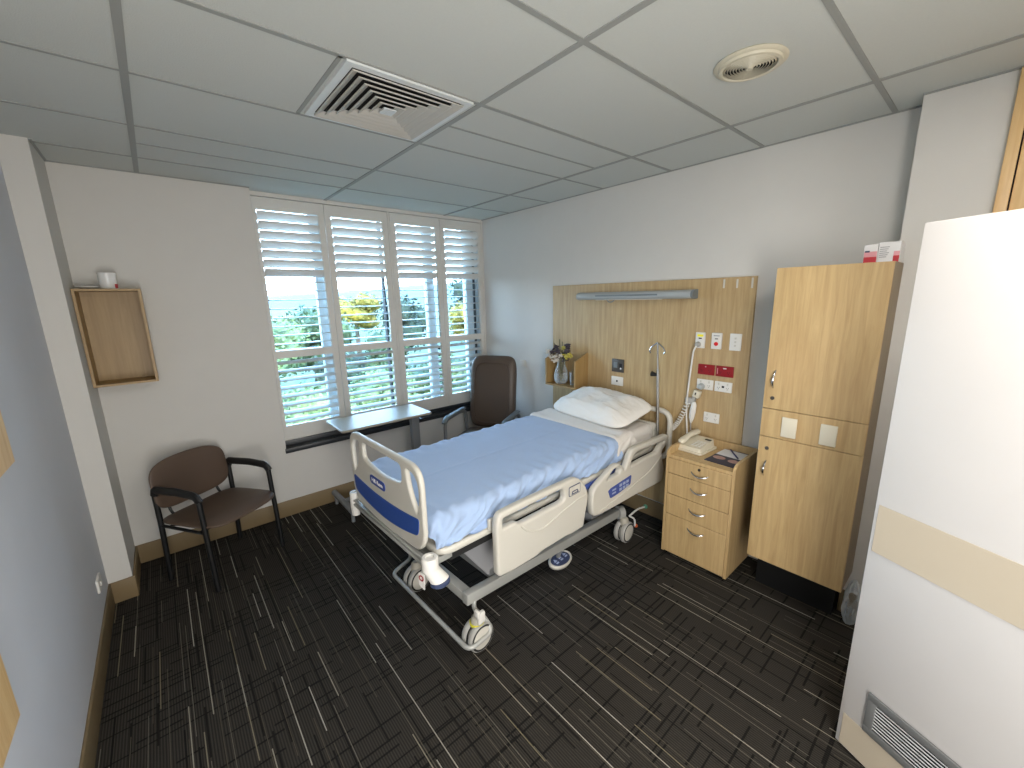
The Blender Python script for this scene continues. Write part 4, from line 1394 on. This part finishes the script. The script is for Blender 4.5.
def tree(kind, x, y, ztop, rx, rz_, label, trunk=True, name='tree', cat='tree'):
    gz = -7.5 + 6.0 * min(1, y / 70)
    e = empty(name, (x, y, gz), random.uniform(0, 6), label=label, cat=cat, group='trees outside the window')
    o = bpy.data.objects.new('crown', CM[kind].copy())
    o.data.materials.append(LEAF[kind])
    COL.objects.link(o)
    o.parent = e
    o.location = (0, 0, ztop - gz - rz_)
    o.scale = (rx, rx, rz_)
    if trunk:
        q = MB(); q.tube([(0, 0, -.3), (.05, 0, (ztop - gz - rz_) * .6), (0, .05, ztop - gz - rz_)], [.28, .2, .12], 8); q.build('trunk', M_BARK, e)
    return e
tree('yellow', 17.6, 25.5, 2.05, 2.1, 2.0, 'sunlit yellow-green tree seen through the rightmost shutter panel')
tree('yellow', 11.2, 35, 2.7, 2.6, 1.9, 'sunlit yellow-green tree seen through the second shutter panel from the left')
tree('dark', 12.9, 29, 2.3, 2.6, 2.6, 'dark green tree seen through the third shutter panel from the left')
tree('mid', 5.2, 27, 1.5, 2.6, 2.3, 'mid green tree seen through the leftmost shutter panel, right half')
tree('pale', 1.4, 22, 1.2, 2.4, 2.0, 'pale green tree seen through the leftmost shutter panel, left half')
tree('dark', 27.0, 36, 4.6, 4.2, 3.2, 'tall dark tree behind the yellow one at the right end of the window')
tree('mid', 8.1, 21.5, .0, 1.5, 1.9, 'mid green tree below the yellow one in the second shutter panel')
tree('dark', 4.0, 18, -.6, 1.4, 1.5, 'dark tree low in the leftmost shutter panel')
for (kind, x, y, zt, r, lb) in (('pale', 1.3, 13, -1.0, 1.6, 'pale shrub low outside the leftmost shutter panel'), ('pale', 4.6, 14, -1.0, 1.8, 'pale shrub low outside the second shutter panel'),
                                ('mid', 8.4, 15, -.9, 2.0, 'green shrub low outside the third shutter panel'), ('mid', 12.4, 16, -1.0, 2.1, 'green shrub low outside the rightmost shutter panel')):
    tree(kind, x, y, zt, r, r * .9, lb, False, 'shrub', 'shrub')

# ------------------------------------------------------------------ lights and sky
w = bpy.data.worlds.new('sky')
bpy.context.scene.world = w
w.use_nodes = True
nt = w.node_tree
bgd = nt.nodes['Background']
tc = nt.nodes.new('ShaderNodeTexCoord')
sp = nt.nodes.new('ShaderNodeSeparateXYZ')
nt.links.new(tc.outputs['Generated'], sp.inputs[0])
rp = nt.nodes.new('ShaderNodeValToRGB')
rp.color_ramp.elements[0].position = 0.0
rp.color_ramp.elements[0].color = (.78, .93, 1.06, 1)
rp.color_ramp.elements[1].position = .5
rp.color_ramp.elements[1].color = (.22, .52, .95, 1)
nt.links.new(sp.outputs['Z'], rp.inputs['Fac'])
nt.links.new(rp.outputs['Color'], bgd.inputs['Color'])
bgd.inputs['Strength'].default_value = 12.0

sun = bpy.data.lights.new('sun', 'SUN')
sun.energy = 7.0; sun.angle = .02; sun.color = (1, .93, .8)
so_ = bpy.data.objects.new('sun', sun)
COL.objects.link(so_)
so_.rotation_euler = (math.radians(48), 0, math.radians(-20))

pt = bpy.data.lights.new('window_portal', 'AREA')
pt.shape = 'RECTANGLE'; pt.size = 2.25; pt.size_y = 2.0
pt.cycles.is_portal = True
po = bpy.data.objects.new('window_portal', pt)
COL.objects.link(po)
po.location = (-1.145, .30, 1.65)
po.rotation_euler = (math.radians(-90), 0, 0)

def area(name, loc, rot, sx, sy, e, c):
    l = bpy.data.lights.new(name, 'AREA')
    l.shape = 'RECTANGLE'; l.size = sx; l.size_y = sy; l.energy = e; l.color = c
    o = bpy.data.objects.new(name, l)
    COL.objects.link(o)
    o.location = loc; o.rotation_euler = rot
    return o
area('ceiling_fill', (-1.75, -4.05, 2.70), (0, 0, 0), 1.15, .55, 26, (1, .95, .9))  # unseen area light added under the ceiling to lift the interior
area('back_fill', (-2.75, -4.70, 1.25), (math.radians(94), 0, math.radians(-22)), 1.2, 1.9, 74, (1, .965, .92))  # added fill before the solid back wall, brightens walls and ceiling

# ------------------------------------------------------------------ camera
R = ((0.7581984363941495, 0.1503869413155762, -0.6344437712919974),
     (-0.6516539980763412, 0.14200634108011276, -0.7451048690514367),
     (-0.02195900363374409, 0.9783751667815287, 0.2056692373317631))
cam = bpy.data.cameras.new('camera')
cam.sensor_fit = 'HORIZONTAL'
cam.sensor_width = 36
cam.lens = 410.2583 / 1024 * 36
cam.clip_start = .02; cam.clip_end = 1000
co_ = bpy.data.objects.new('camera', cam)
COL.objects.link(co_)
mw = Matrix(R).to_4x4()
mw.translation = Vector((-2.98290392, -3.86365076, 1.86075431))
co_.matrix_world = mw
sc = bpy.context.scene
sc.camera = co_
sc.view_settings.view_transform = 'Standard'
sc.view_settings.look = 'None'
sc.view_settings.exposure = .5
sc.cycles.max_bounces = 8
sc.cycles.diffuse_bounces = 5
sc.cycles.transparent_max_bounces = 16
sc.cycles.use_denoising = True
sc.cycles.sample_clamp_indirect = 6
